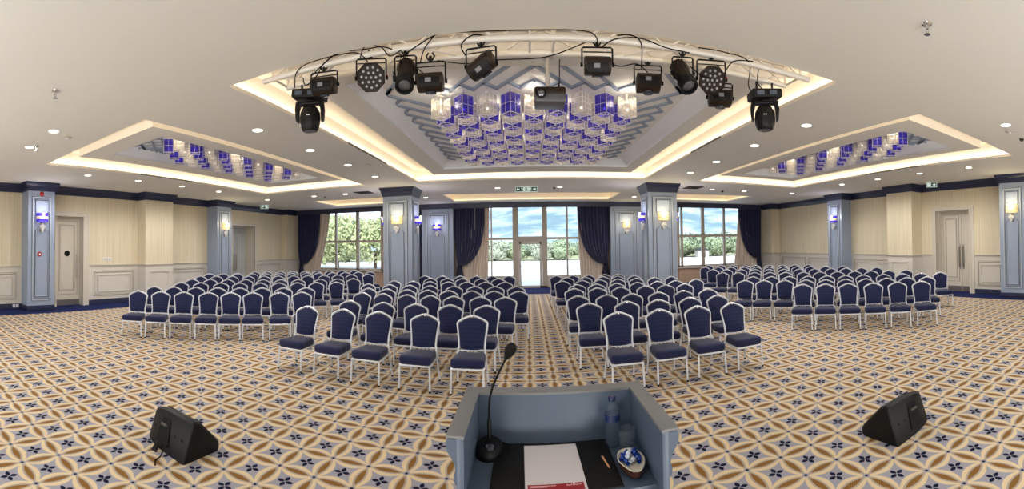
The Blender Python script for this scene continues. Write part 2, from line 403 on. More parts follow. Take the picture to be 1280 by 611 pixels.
def profile_run(mb, path, prof, closed=False):
    """sweep a moulding profile (out,z) along a plan polyline; out is to the left of travel"""
    pts=[Vector((p[0],p[1])) for p in path]; n=len(pts); cols=[]
    for i,p in enumerate(pts):
        dirs=[]
        if i>0: dirs.append((p-pts[i-1]).normalized())
        if i<n-1: dirs.append((pts[i+1]-p).normalized())
        nr=[Vector((-d.y,d.x)) for d in dirs]
        if len(nr)==2:
            m=(nr[0]+nr[1]); L=m.length; m=m/L; k=1/max(.3,m.dot(nr[0]))
        else: m=nr[0]; k=1
        cols.append([(p.x+m.x*o*k,p.y+m.y*o*k,z) for o,z in prof])
    b=len(mb.v); q=len(prof)
    for c in cols: mb.v+=c
    for i in range(n-1):
        for j in range(q-1): mb.f.append((b+i*q+j,b+i*q+j+1,b+(i+1)*q+j+1,b+(i+1)*q+j)); mb.m.append(0)
# outlines of side walls incl. columns / pilasters (room on the left of travel)
CD=.58
# travelling so that the room is to the LEFT: left wall is walked towards -y
colL=[(4.22,5.10),(12.30,13.18)]; colR=[(4.45,5.33),(12.52,13.39)]
pilL=(8.68,9.96,.49); pilR=(8.80,9.97,.62); endL=(17.85,.34); endR=(17.9,.5)
def outline_left(dc=CD, y0=YN, y1=YB, cols=True):
    p=[(XL+endL[1],y1),(XL+endL[1],endL[0]),(XL,endL[0])]
    if cols: a,b=colL[1]; p+=[(XL,b),(XL+dc,b),(XL+dc,a),(XL,a)]
    p+=[(XL,pilL[1]),(XL+pilL[2],pilL[1]),(XL+pilL[2],pilL[0]),(XL,pilL[0])]
    if cols: a,b=colL[0]; p+=[(XL,b),(XL+dc,b),(XL+dc,a),(XL,a)]
    p+=[(XL,y0)]; return p
def outline_right(dc=CD, y0=YN, y1=YB, cols=True):
    p=[(XR,y0)]
    if cols: a,b=colR[0]; p+=[(XR,a),(XR-dc,a),(XR-dc,b),(XR,b)]
    p+=[(XR,pilR[0]),(XR-pilR[2],pilR[0]),(XR-pilR[2],pilR[1]),(XR,pilR[1])]
    if cols: a,b=colR[1]; p+=[(XR,a),(XR-dc,a),(XR-dc,b),(XR,b)]
    p+=[(XR,endR[0]),(XR-endR[1],endR[0]),(XR-endR[1],y1)]; return p
CROWN=[(0,ZC-.27),(.035,ZC-.27),(.04,ZC-.22),(.07,ZC-.17),(.075,ZC-.12),(.12,ZC-.06),(.125,ZC),(0,ZC)]
t=MB(); profile_run(t,outline_left(),CROWN); struct(t.build('trim_11',M['navytrim'],smooth=30,fixn=False),'navy crown moulding above the porthole-door wall','crown moulding')
t=MB(); profile_run(t,outline_right(),CROWN); struct(t.build('trim_12',M['navytrim'],smooth=30,fixn=False),'navy crown moulding above the steel-handled door wall','crown moulding')
# valance over the windows and the blue pilasters between them
PB=[(-4.96,-3.46),(3.82,5.34)]
t=MB(); path=[(XR-endR[1],YB),(PB[1][1],YB),(PB[1][1],YB-.12),(PB[1][0],YB-.12),(PB[1][0],YB),(PB[0][1],YB),(PB[0][1],YB-.12),(PB[0][0],YB-.12),(PB[0][0],YB),(XL+endL[1],YB)]
profile_run(t,path,[(0,ZC-.24),(.03,ZC-.24),(.035,ZC-.05),(.05,ZC)]); t.box(XL+endL[1],XR-endR[1],YB,YB+.03,ZC-.24,ZC)
struct(t.build('trim_13',M['navytrim'],smooth=30,fixn=False),'dark navy valance board running above all the windows','valance')

def panel_frame(mb, P, u0,u1,v0,v1, w=.034, d=.03):
    """rectangular picture moulding; P(u,v,d)->xyz"""
    def bar(a,b,c,e):
        mb.prism([(a,c),(b,c),(b,e),(a,e)],P,0,d)
    bar(u0,u1,v0,v0+w); bar(u0,u1,v1-w,v1); bar(u0,u0+w,v0+w,v1-w); bar(u1-w,u1,v0+w,v1-w)
# pilasters (beige, part of the wall)
def pilaster(wall,X,sgn,y0,y1,d):
    mb=MB(); x1=X+sgn*d
    mb.quad([(X,y0,DADO),(x1,y0,DADO),(x1,y0,ZC),(X,y0,ZC)]).quad([(x1,y0,DADO),(x1,y1,DADO),(x1,y1,ZC),(x1,y0,ZC)]).quad([(X,y1,DADO),(x1,y1,DADO),(x1,y1,ZC),(X,y1,ZC)])
    mb.build('pilaster',M['paper_wall'],wall,smooth=0,fixn=False)
    mb=MB(); mb.quad([(X,y0,0),(x1,y0,0),(x1,y0,DADO),(X,y0,DADO)]).quad([(x1,y0,0),(x1,y1,0),(x1,y1,DADO),(x1,y0,DADO)]).quad([(X,y1,0),(x1,y1,0),(x1,y1,DADO),(X,y1,DADO)])
    if y1<17: panel_frame(mb,lambda u,v,dd:(x1+sgn*dd,u,v),y0+.2,y1-.2,.3,1.12)
    mb.build('pilaster_wainscot',M['wains'],wall,smooth=0,fixn=False)
pilaster(WL,XL,1,*pilL); pilaster(WR,XR,-1,*pilR); pilaster(WL,XL,1,endL[0],YG,endL[1]); pilaster(WR,XR,-1,endR[0],YG,endR[1])
def mold(wall,X,sgn,spans):
    mb=MB(); P=lambda u,v,d:(X+sgn*d,u,v)
    for (a,b) in spans:
        panel_frame(mb,P,a,b,.30,1.14); 
        if b-a>.9: panel_frame(mb,P,a+.14,b-.14,.42,1.02,w=.02)
    mb.build('panel_moulding',M['mold'],wall,smooth=0)
    g=MB()
    for (a,b) in spans:
        panel_frame(g,P,a-.012,b+.012,.288,1.152,w=.012,d=.004); panel_frame(g,P,a+.034,b-.034,.334,1.106,w=.014,d=.004)
    g.build('panel_groove',M['groove2'],wall,smooth=0)  # thin dark strips standing in for shade along the mouldings
mold(WL,XL,1,[(3.0,4.05),(1.0,2.8),(6.85,8.5),(10.1,12.1),(15.75,17.65)])
mold(WR,XR,-1,[(5.45,6.45),(2.4,4.3),(10.15,12.35),(13.6,15.5),(15.75,17.7)])
# dado rails
DR=[(0,DADO-.07),(.02,DADO-.07),(.022,DADO-.03),(.045,DADO-.02),(.045,DADO+.01),(0,DADO+.015)]
def runs(name,out,skip,prof,mat,label,cat,x_door,par=None):
    """runs of a profile along an outline, interrupted at door openings lying in the wall plane"""
    mb=MB(); seg=[out[0]]
    for i in range(1,len(out)):
        a,b=out[i-1],out[i]; cuts=[]
        if abs(a[0]-x_door)<1e-6 and abs(b[0]-x_door)<1e-6:
            lo,hi=min(a[1],b[1]),max(a[1],b[1]); cuts=[s for s in skip if s[0]>=lo-.01 and s[1]<=hi+.3]
            cuts.sort(key=lambda s:s[0],reverse=a[1]>b[1])
        for s in cuts:
            p,q=(s[1],s[0]) if a[1]>b[1] else (s[0],s[1])
            seg.append((x_door,p)); 
            if len(seg)>1 and seg[-1]!=seg[-2]: profile_run(mb,seg,prof)
            seg=[(x_door,q)]
        seg.append(b)
    if len(seg)>1: profile_run(mb,seg,prof)
    o=mb.build(name,mat,par,smooth=30,fixn=False)
    if par is None: struct(o,label,cat)
    return o
skL=[(5.19,6.63),(13.63,15.7)]; skR=[(6.57,8.32)]
runs('dado_rail',outline_left(cols=False),skL,DR,M['mold'],'','',XL,WL); runs('dado_rail',outline_right(cols=False),skR,DR,M['mold'],'','',XR,WR)
BBp=[(0,.17),(.018,.17),(.022,.15),(.022,0)]
runs('baseboard_left',outline_left(cols=False),skL,BBp,M['navytrim'],'navy baseboard along the porthole-door wall','baseboard',XL)
runs('baseboard_right',outline_right(cols=False),skR,BBp,M['navytrim'],'navy baseboard along the steel-handled door wall','baseboard',XR)

# ------------------------------------------------------------------ columns
def shield(mb,P,uc,w,z0,z1,zs,t=.03,d=.026):
    """inner moulding: upper shield pointed down to the lamp, lower panel pointed up to it"""
    def poly(pts):
        for i in range(len(pts)):
            a,b=Vector(pts[i]),Vector(pts[(i+1)%len(pts)]); dr=(b-a).normalized(); nn=Vector((-dr.y,dr.x))*t/2
            mb.prism([tuple(a-nn-dr*t/2),tuple(b-nn+dr*t/2),tuple(b+nn+dr*t/2),tuple(a+nn-dr*t/2)],P,0,d)
    h=w/2
    poly([(uc-h,z1),(uc+h,z1),(uc+h,zs+.16),(uc,zs+.02),(uc-h,zs+.16)][::1])
    poly([(uc-h,z0),(uc+h,z0),(uc+h,zs-.42),(uc,zs-.24),(uc-h,zs-.42)])
ZS=2.86
def column(x0,x1,y0,y1,label,faces,group,cap=.1,ztop=None,crown=True):
    """faces: list of 'front' (-y), 'left' (-x), 'right' (+x) that carry mouldings"""
    cx,cy=(x0+x1)/2,(y0+y1)/2
    r=empty('column',(cx,cy,0)); tag(r,label,'column',group,'structure')
    X0,X1,Y0,Y1=x0-cx,x1-cx,y0-cy,y1-cy
    mb=MB(); mb.box(X0,X1,Y0,Y1,0,ZC); mb.build('shaft',M['blue'],r,smooth=0)
    mb=MB(); mb.box(X0-.02,X1+.02,Y0-.02,Y1+.02,0,.17); mb.build('base',M['navytrim'],r,bevel=.006)
    mb=MB()
    for fc in faces:
        if fc=='front': P=lambda u,v,d:(u,Y0-d,v); uc=0; W=X1-X0
        elif fc=='left': P=lambda u,v,d:(X0-d,u,v); uc=0; W=Y1-Y0
        else: P=lambda u,v,d:(X1+d,u,v); uc=0; W=Y1-Y0
        ww=min(W*.70,W-.24); panel_frame(mb,P,-ww/2,ww/2,.32,3.50,w=.04,d=.035); shield(mb,P,0,ww*.6,.45,3.38,ZS,t=.018)
    mb.build('panel_moulding',M['bluemold'],r,smooth=0)
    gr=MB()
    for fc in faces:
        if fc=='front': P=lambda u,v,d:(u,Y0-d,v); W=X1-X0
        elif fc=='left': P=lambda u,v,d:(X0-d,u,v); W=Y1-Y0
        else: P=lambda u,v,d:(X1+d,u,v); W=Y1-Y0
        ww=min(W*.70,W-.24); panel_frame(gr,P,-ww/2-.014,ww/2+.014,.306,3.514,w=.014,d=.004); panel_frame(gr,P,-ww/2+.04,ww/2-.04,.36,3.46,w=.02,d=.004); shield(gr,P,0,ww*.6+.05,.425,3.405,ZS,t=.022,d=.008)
    gr.build('panel_groove',M['groove'],r,smooth=0)  # dark outlines paint the moulding shade onto the column faces
    if crown:
        mb=MB(); pr=[(-.005,ZC-.30),(.02,ZC-.30),(.025,ZC-.25),(.055,ZC-.18),(.06,ZC-.12),(.10,ZC-.06),(.11,ZC-.002)]
        profile_run(mb,[(0,Y0),(X0,Y0),(X0,Y1),(X1,Y1),(X1,Y0),(0,Y0)],pr)
        mb.build('capital',M['navytrim'],r,smooth=30,fixn=False)
    return r
column(-4.8,-3.8,12.95,13.9,'free-standing blue-grey column with navy capital before the tree-filled window',['front','right','left'],'free-standing columns')
column(3.9,4.9,12.8,13.7,'free-standing blue-grey column with navy capital before the hill-view window',['front','right','left'],'free-standing columns')
column(PB[0][0],PB[0][1],YB-.1,YG,'wide blue-grey pilaster between the tree-filled window and the centre drapes',['front'],'window pilasters',crown=False)
column(PB[1][0],PB[1][1],YB-.1,YG,'wide blue-grey pilaster between the centre drapes and the hill-view window',['front'],'window pilasters',crown=False)
column(XL,XL+CD,*colL[0],'blue-grey wall column with alarm button beside the porthole door',['right'],'wall columns',crown=False)
column(XL,XL+CD,*colL[1],'blue-grey wall column beside the recessed far double door',['right'],'wall columns',crown=False)
column(XR-CD,XR,*colR[0],'blue-grey wall column at the frame edge beyond the steel-handled door',['left'],'wall columns',crown=False)
column(XR-CD,XR,*colR[1],'blue-grey wall column rising behind the hill-side chair rows',['left'],'wall columns',crown=False)

# ------------------------------------------------------------------ doors
def casing(mb,X,sgn,a,b,z,w=.2):
    P=lambda u,v,d:(X+sgn*d,u,v)
    for (wi,dd) in ((w,.03),(.07,.05)):
        mb.prism([(a-wi,0),(a,0),(a,z),(a-wi,z)],P,0,dd); mb.prism([(b,0),(b+wi,0),(b+wi,z),(b,z)],P,0,dd); mb.prism([(a-wi,z),(b+wi,z),(b+wi,z+wi*.7),(a-wi,z+wi*.7)],P,0,dd)
    return mb
def door(n,X,sgn,op,leaves,label,mat,handle,porthole=None,cw=.2,kick=False):
    a,b,z,d=op; r=empty('door_%d'%n,(X,(a+b)/2,0)); struct(r,label,'door'); oy=(a+b)/2
    casing(MB(),0,sgn,a-oy,b-oy,z,cw).build('door_frame',M['door'],r,smooth=0)
    xd=-sgn*(d-.03); P=lambda u,v,dd:(xd+sgn*dd,u,v)
    for (l0,l1,hs) in leaves:
        u0,u1=l0-oy+.006,l1-oy-.006
        mb=MB(); mb.prism([(u0,.01),(u1,.01),(u1,z-.01),(u0,z-.01)],P,-.04,0); lf=mb.build('door_leaf',mat,r,smooth=0)
        W=u1-u0
        if W>.5:
            mb=MB(); panel_frame(mb,P,u0+.1,u1-.1,.38,z-.16,w=.022,d=.012); panel_frame(mb,P,u0+.2,u1-.2,.5,z-.28,w=.026,d=.016); mb.build('panel_moulding',M['mold'] if mat is M['door'] else M['doorw'],lf,smooth=0); mb=MB(); panel_frame(mb,P,u0+.087,u1-.087,.367,z-.147,w=.013,d=.004); panel_frame(mb,P,u0+.187,u1-.187,.487,z-.267,w=.013,d=.004); panel_frame(mb,P,u0+.226,u1-.226,.526,z-.306,w=.012,d=.004); mb.build('panel_groove',M['groove2'],lf,smooth=0)  # dark frames paint shade along the door panel edges
        if kick: mb=MB(); mb.prism([(u0+.01,.02),(u1-.01,.02),(u1-.01,.20),(u0+.01,.20)],P,0,.006); mb.build('kick_plate',M['steel'],lf,smooth=0)
        if porthole and W>.5:
            mb=MB(); R=Matrix.Rotation(sgn*pi/2,4,'Y'); mb.lathe([(.001,.0),(.10,.0),(.10,.018),(.085,.02)],24,0); mb.lathe([(.001,.012),(.086,.014)],24,1)
            mb.xf(Matrix.Translation((xd,(u0+u1)/2,porthole))@R); mb.build('porthole',[M['rubber'],M['black']],lf)
        for h in hs:
            hy=h-oy; mb=MB()
            if handle=='plate':
                mb.prism([(hy-.035,.82),(hy+.035,.82),(hy+.035,1.72),(hy-.035,1.72)],P,0,.01)
                mb.tube([P(hy,.92,.01),P(hy,.92,.07),P(hy,1.62,.07),P(hy,1.62,.01)],.014,8)
            else:
                mb.tube([P(hy,.95,0),P(hy,.95,.06),P(hy,1.7,.06),P(hy,1.7,0)],.022,8)
            mb.build('door_handle',M['chrome'] if handle!='plate' else M['steel'],lf)
    return r
door(1,XL,1,D1,[(5.42,6.40,[6.26])],'beige panelled single door with a round black porthole',M['door'],'bar',porthole=1.75,cw=.23,kick=True)
door(2,XL,1,D2,[(13.86,14.68,[14.60]),(14.68,15.5,[14.76])],'pale recessed double door behind the far wall column',M['doorw'],'plate',cw=.18)
door(3,XR,-1,D3,[(6.755,7.26,[7.19]),(7.26,8.14,[7.34])],'beige double door with a pair of long steel pull handles',M['door'],'plate',cw=.18,kick=True)

# ------------------------------------------------------------------ windows
def window(n,x0,x1,z0,z1,mull,trans,label,extra=None,glass_only=None):
    r=empty('window_%d'%n,((x0+x1)/2,YG,0)); struct(r,label,'window'); cx=(x0+x1)/2
    mb=MB(); d0,d1=-.05,.07
    def bx(a,b,c,d,e0=d0,e1=d1): mb.box(a-cx,b-cx,e0,e1,c,d)
    bx(x0,x1,z0,z0+.09); bx(x0,x1,z1-.08,z1); bx(x0,x0+.09,z0,z1); bx(x1-.09,x1,z0,z1)
    for (mx,w) in mull: bx(mx-w/2,mx+w/2,z0,z1)
    for (a,b,tz,tw) in trans: bx(a,b,tz-tw/2,tz+tw/2,-.045,.065)
    mb.build('window_frame',M['frame'],r,smooth=0)
    if z0>.1:
        s=MB(); s.box(x0-cx-.05,x1-cx+.05,-.2,.02,z0-.06,z0); s.build('window_sill',M['framew'],r,bevel=.006)
    g=MB()
    for (a,b,c,d) in (glass_only or [(x0,x1,z0,z1)]): g.quad([(a-cx,.01,c),(b-cx,.01,c),(b-cx,.01,d),(a-cx,.01,d)])
    g.build('pane',M['pane'],r,smooth=0)
    return r
window(1,W1[0],W1[1],W1[2],W1[3],[(-9.71,.10),(-8.47,.16)],[(W1[0],W1[1],2.26,.12)],'tall gridded window filled with the green tree view')
window(3,W3[0],W3[1],W3[2],W3[3],[(7.55,.10),(8.71,.16),(9.94,.11)],[(W3[0],W3[1],2.32,.12)],'tall gridded window onto hills beyond the steel-handled door side')
w2=window(2,W2[0],W2[1],.0,W2[3],[(-1.72,.06),(-.59,.27),(.77,.24),(1.83,.08),(2.9,.08),(-2.6,.08)],[(W2[0],-.6,2.29,.1),(.77,W2[1],2.29,.1),(-.5,.7,2.27,.24)],
   'central glazed screen of windows around a glass terrace door',glass_only=[(W2[0],-.6,.6,W2[3]),(.77,W2[1],.6,W2[3]),(-.46,.65,2.3,W2[3])])
s=MB(); s.box(W2[0]-.275,-.6-.275,-.04,.05,0,.56); s.box(.77-.275,W2[1]-.275,-.04,.05,0,.56); s.build('lower_panel',M['framew'],w2,smooth=0)
dr=empty('door_4',(.095,YG-.01,0)); struct(dr,'glass terrace door between the central windows','door')
mb=MB(); a,b=-.545,.545
for q in ((a,a+.11,.0,2.14),(b-.11,b,.0,2.14),(a,b,2.02,2.15),(a,b,0,.10)): mb.box(q[0],q[1],-.05,.05,q[2],q[3])
lf=mb.build('door_leaf',M['framew'],dr,smooth=0)
g=MB(); g.quad([(a+.1,0,.1),(b-.1,0,.1),(b-.1,0,2.05),(a+.1,0,2.05)]); g.build('pane',M['pane'],lf,smooth=0)
h=MB(); h.tube([(-.48,-.05,1.0),(-.48,-.1,1.0),(-.36,-.1,1.0)],.012,8); h.build('door_handle',M['steel'],lf)

# ------------------------------------------------------------------ curtains
def drape(name,xo,xi,ztop,zt,zb,xt,side,mat,label,cat,y=18.9,folds=9,tail=.22,amp=.045,group=None,body=.92,tie=True,bulge=.45):
    """xo outer edge, xi inner edge at the top, xt tie x, zt tie height, zb bottom"""
    n,mz=110,46; mb=MB()
    def edges(z):
        if z>=zt:
            s=(ztop-z)/(ztop-zt)     # 0 top ..1 tie
            k=(1-s**3.0)**.56 if s<1 else 0
            inner=xt+side*tail*.5+(xi-xt-side*tail*.5)*k
            outer=xo+(xt-side*tail*.5-xo)*max(0,s-.35)**2/.4225
        else:
            s=(zt-z)/(zt-zb); inner=xt+side*tail*(.5+.7*s); outer=xt-side*tail*(.5+.5*s)
        return outer,inner
    for i in range(mz+1):
        z=ztop+(zb-ztop)*i/mz
        if i and abs(z-zt)<abs(zb-ztop)/mz/2: z=zt
        o,inn=edges(z); wd=abs(inn-o)
        for j in range(n+1):
            t=j/n; x=o+(inn-o)*t
            a=amp*(.35+.65*min(1,wd/abs(xi-xo)))
            yy=y+a*sin(2*pi*folds*t+.7*sin(3*t+i*.05))+a*.4*sin(2*pi*folds*2.3*t+1)
            mb.v.append((x,yy,z))
    for i in range(mz):
        for j in range(n):
            q=i*(n+1)+j; mb.f.append((q,q+1,q+n+2,q+n+1)); mb.m.append(0)
    r=empty(name,((xo+xi)/2,y,zb)); tag(r,label,cat,group)
    for i,v in enumerate(mb.v): mb.v[i]=(v[0]-(xo+xi)/2,v[1]-y,v[2]-zb)
    mb.build('fabric',mat,r,smooth=80,fixn=False)
    if tie:
        t=MB(); X=xt-(xo+xi)/2
        t.tube([(X-.1,0,zt-zb),(X,-.09,zt-zb-.02),(X+.1,0,zt-zb),(X,.08,zt-zb+.02)],.022,8,closed=True)
        t.build('tieback',M['navytrim'],r)
    return r
def sheer(xo,x_top,x_bot,label,y=19.0,zb=.02,ztop=3.9,folds=10,group='beige curtains'):
    n,mz=120,20; mb=MB(); c=(xo+x_top)/2
    for i in range(mz+1):
        s=i/mz; z=ztop+(zb-ztop)*s; xi=x_top+(x_bot-x_top)*(s**1.5)
        for j in range(n+1):
            t=j/n; x=xo+(xi-xo)*t; yy=.05*sin(2*pi*folds*t+.5*sin(5*t+s*2))+.012*sin(2*pi*folds*2.7*t)
            mb.v.append((x-c,yy,z-zb))
    for i in range(mz):
        for j in range(n): q=i*(n+1)+j; mb.f.append((q,q+1,q+n+2,q+n+1)); mb.m.append(0)
    o=mb.build('beige_curtain',M['sheer'],None,smooth=80,fixn=False); o.location=(c,y,zb); tag(o,label,'curtain',group); return o
GN='swagged navy drapes'
drape('navy_drape',-3.44,-2.02,3.86,1.05,.25,-3.22,1,M['drape'],'swagged navy drape at the centre window, next to the tree-window pilaster','curtain',group=GN)
drape('navy_drape',3.80,2.34,3.86,1.05,.25,3.62,-1,M['drape'],'swagged navy drape at the centre window, next to the hill-window pilaster','curtain',group=GN)
drape('navy_drape',-12.0,-10.55,3.86,1.05,.25,-11.75,1,M['drape'],'swagged navy drape over the tree-filled window by the wall corner','curtain',group=GN)
drape('navy_drape',12.15,10.75,3.86,1.05,.25,11.98,-1,M['drape'],'swagged navy drape over the hill-view window by the wall corner','curtain',group=GN)
drape('navy_drape',-4.98,-5.75,3.86,1.05,.25,-5.1,-1,M['drape'],'narrow navy drape glimpsed between the free column and its pilaster','curtain',group=GN,folds=6)
sheer(-3.4,-1.80,-1.92,'beige curtain beside the swagged navy drape next to the terrace door handle')
sheer(3.78,2.30,2.45,'beige curtain behind the navy drape on the hinge side of the terrace door')
sheer(-11.95,-10.0,-10.9,'beige curtain slanting down beside the tree-filled window')
sheer(12.1,10.75,10.35,'beige curtain hanging beside the hill-view window')

# ------------------------------------------------------------------ wall sconces
def sconce(loc,rz,kind,label):
    """local -y points away from the wall"""
    r=empty('wall_sconce',loc,rz); tag(r,label,'wall lamp','wall sconces')
    mb=MB(); mb.box(-.06,.06,-.02,0,-.42,.05); mb.build('backplate',M['mirror'],r,bevel=.006)
    # glass drum shade: rounded front, banded
    n=14; W,D=.19,.17
    def drum(z0,z1,nm,mat):
        mb=MB(); pts=[(W*cos(pi+pi*i/n),-.04+D*sin(pi+pi*i/n)*1.0) for i in range(n+1)]
        for i in range(n):
            a,b=pts[i],pts[i+1]; mb.quad([(a[0],a[1],z0),(b[0],b[1],z0),(b[0],b[1],z1),(a[0],a[1],z1)])
        mb.quad([(pts[0][0],-.04,z0),(pts[-1][0],-.04,z0),(pts[-1][0],-.04,z1),(pts[0][0],-.04,z1)])
        return mb.build(nm,mat,r,smooth=60,fixn=False)
    if kind=='blue':
        drum(.04,.13,'shade_band',M['sblue']); drum(-.04,.04,'shade',M['sclear']); drum(-.13,-.04,'shade_band',M['sblue'])
    else: drum(-.14,.14,'shade',M['sclear'])
    for z in (-.135,-.045,.045,.135):
        mb=MB(); pts=[(W*1.02*cos(pi+pi*i/n),-.04+D*1.02*sin(pi+pi*i/n),z) for i in range(n+1)]; mb.tube(pts,.006,6); mb.build('shade_rim',M['chrome'],r)
    mb=MB(); mb.tube([(0,-.02,-.2),(0,-.1,-.2),(0,-.1,-.05)],.014,8); mb.build('bracket',M['chrome'],r)
    mb=MB(); mb.ball((0,-.1,0),.042); mb.build('bulb',M['score'],r)
    for k,(x,z,w) in enumerate(((-.05,-.26,.05),(.05,-.26,.05),(0,-.24,.06),(0,-.36,.05))):
        mb=MB(); mb.prism([(x-w,z),(x,z-.09),(x+w,z),(x,z+.05)],lambda u,v,d:(u,-.05-d-.01*(k>1),v),0,.06); mb.build('crystal_drop',M['crystal'],r,bevel=.004)
    l=bpy.data.lights.new('sconce_light','POINT'); l.energy=16; l.color=(1,.83,.52) if kind!='blue' else (.95,.9,1); l.shadow_soft_size=.08
    lo=link('sconce_light',l,r,loc=(0,-.30,.12))
    return r
sconce((-4.3,12.95,ZS),0,'clear','clear lit glass sconce facing the hall on the column before the tree window')
sconce((-3.8,13.42,ZS),pi/2,'blue','purple glass sconce on the aisle side of the column before the tree window')
sconce((-4.8,13.42,ZS),-pi/2,'blue','purple glass sconce seen against the tree-filled window')
sconce((4.4,12.8,ZS),0,'clear','clear lit glass sconce facing the hall on the column before the hill window')
sconce((3.9,13.25,ZS),-pi/2,'blue','purple glass sconce on the aisle side of the column before the hill window')
sconce((4.9,13.25,ZS),pi/2,'blue','purple glass sconce seen against the hill-view window')
sconce((-4.21,YB-.1,ZS),0,'blue','purple glass sconce on the pilaster beside the tree-side navy drape')
sconce((4.58,YB-.1,ZS),0,'clear','clear lit sconce on the pilaster beside the hill-side navy drape')
sconce((XL+CD,4.66,ZS),pi/2,'blue','purple glass sconce above the alarm button by the porthole door')
sconce((XL+CD,12.74,ZS),pi/2,'clear','clear lit sconce on the wall column by the far recessed double door')
sconce((XR-CD,12.95,ZS),-pi/2,'blue','purple glass sconce on the wall column behind the hill-side chairs')
sconce((XR-CD,4.89,ZS),-pi/2,'clear','clear lit sconce on the wall column past the steel-handled door')

# alarm devices, switch plate, floor socket
r=empty('fire_alarm_bell',(XL+CD+.0,4.66,3.60)); tag(r,'round red fire alarm beacon high on the column by the porthole door','alarm')
mb=MB(); mb.lathe([(.001,.05),(.05,.045),(.07,.02),(.07,0)],18); mb.xf(Matrix.Rotation(pi/2,4,'Y')); mb.build('dome',M['red'],r)
r=empty('alarm_call_point',(XL+CD,4.60,1.74)); tag(r,'oval red alarm button at shoulder height on the column by the porthole door','alarm')
mb=MB(); mb.lathe([(.001,.03),(.06,.028),(.075,.01),(.075,0)],18); mb.xf(Matrix.Rotation(pi/2,4,'Y')); mb.build('housing',M['red'],r)
mb=MB(); mb.lathe([(.001,.04),(.03,.036),(.034,.02)],14); mb.xf(Matrix.Rotation(pi/2,4,'Y')); mb.build('button',M['tagw'],r)
r=empty('light_switch_panel',(XL,7.37,1.56)); tag(r,'white row of light switches on the wallpaper beside the porthole door','switch')
mb=MB(); mb.box(0,.012,-.16,.16,-.05,.05); mb.build('plate',M['tagw'],r,bevel=.004)
for k in range(3):
    mb=MB(); mb.box(.012,.022,-.13+k*.1,-.07+k*.1,-.03,.03); mb.build('rocker',M['framew'],r,bevel=.003)
r=empty('wall_socket',(XL+.022,4.02,.1)); tag(r,'white twin socket on the navy baseboard beside the alarm column','socket')
for q in (-.1,.01): mb=MB(); mb.box(0,.02,q,q+.09,-.05,.05); mb.build('plate',M['tagw'],r,bevel=.004)

# ------------------------------------------------------------------ ceiling fittings
def dl_label(x,y):
    side='porthole-door' if x<0 else 'steel-handled door'
    return side
DLS=[]
for i,(x,y) in enumerate([(-9.95,5.32),(-9.95,7.02),(-9.95,8.76),(-9.95,10.5)]): DLS.append((x,y,'%s recessed downlight from the stage, beside the wall with the porthole door'%ORD[i+1]))
for i,(x,y) in enumerate([(-4.25,5.45),(-4.25,7.2),(-4.22,8.95),(-4.22,10.75)]): DLS.append((x,y,'%s downlight from the stage between the central and porthole-side recesses'%ORD[i+1]))
for i,(x,y) in enumerate([(4.49,5.47),(4.5,7.19),(4.53,9.04),(4.53,10.69)]): DLS.append((x,y,'%s downlight from the stage between the central and steel-door-side recesses'%ORD[i+1]))
for i,(x,y) in enumerate([(10.3,5.47),(10.3,7.18),(10.27,8.86),(10.22,10.51)]): DLS.append((x,y,'%s recessed downlight from the stage, beside the wall with the steel handles'%ORD[i+1]))
DLS+=[(-6.44,2.77,'recessed downlight ahead of the porthole-side recess, nearer its corner'),(-7.66,2.77,'recessed downlight ahead of the porthole-side recess, nearer the wall'),(6.75,2.82,'recessed downlight ahead of the steel-door-side recess'),
 (1.11,13.95,'downlight beyond the central recess, just past the exit sign'),(-1.03,14.0,'downlight beyond the central recess, just before the exit sign'),(-7.95,13.75,'downlight beside the black sensor before the tree-filled window'),(-6.6,13.75,'downlight between the black sensor and the dark air diffuser'),
 (-4.1,16.04,'downlight above the pilaster beside the free column, tree side'),(4.47,16.69,'downlight above the pilaster beside the free column, hill side'),(6.73,13.83,'downlight between the dark diffuser and sensor, hill-window side'),(8.13,13.84,'downlight past the sensor before the hill-view window'),
 (-10.1,13.6,'downlight near the recessed far double door'),(10.3,13.6,'downlight near the far hill-side wall column')]
me_ring=MB().lathe([(.085,-.001),(.105,-.006),(.11,-.004),(.112,.0)],24).mesh('ring',M['tagw'])
me_disc=MB().lathe([(.001,-.003),(.086,-.003)],24).mesh('lamp_disc',M['down'])
for i,(x,y,lab) in enumerate(DLS):
    r=empty('downlight',(x,y,ZC)); tag(r,lab,'ceiling light','recessed downlights')
    link('trim_ring',me_ring,r); link('lamp_disc',me_disc,r)
    l=bpy.data.lights.new('downlight_beam','SPOT'); l.energy=E_DOWN; l.spot_size=radians(168); l.spot_blend=.6; l.color=(1,.98,.96); l.shadow_soft_size=.09
    link('downlight_beam',l,r,loc=(0,0,-.03))
def small(name,loc,label,cat,group=None):
    r=empty(name,loc); return tag(r,label,cat,group)
for (x,y,lab) in ((-4.75,2.06,'small chrome sprinkler on the plain ceiling nearest the porthole door'),(3.18,2.1,'small chrome sprinkler on the ceiling above the wedge monitor'),(-7.51,2.86,'small sprinkler between the two downlights ahead of the recess')):
    r=small('ceiling_sprinkler',(x,y,ZC),lab,'sprinkler','ceiling sprinklers')
    mb=MB(); mb.lathe([(.05,0),(.045,-.012),(.018,-.02),(.014,-.05)],16); mb.build('escutcheon',M['chrome'],r)
    mb=MB(); mb.tube([(-.016,0,-.05),(-.02,0,-.075),(0,0,-.095)],.004,6); mb.tube([(.016,0,-.05),(.02,0,-.075),(0,0,-.095)],.004,6); mb.lathe([(.001,-.1),(.03,-.1),(.03,-.096),(.001,-.095)],12); mb.build('deflector',M['chrome'],r)
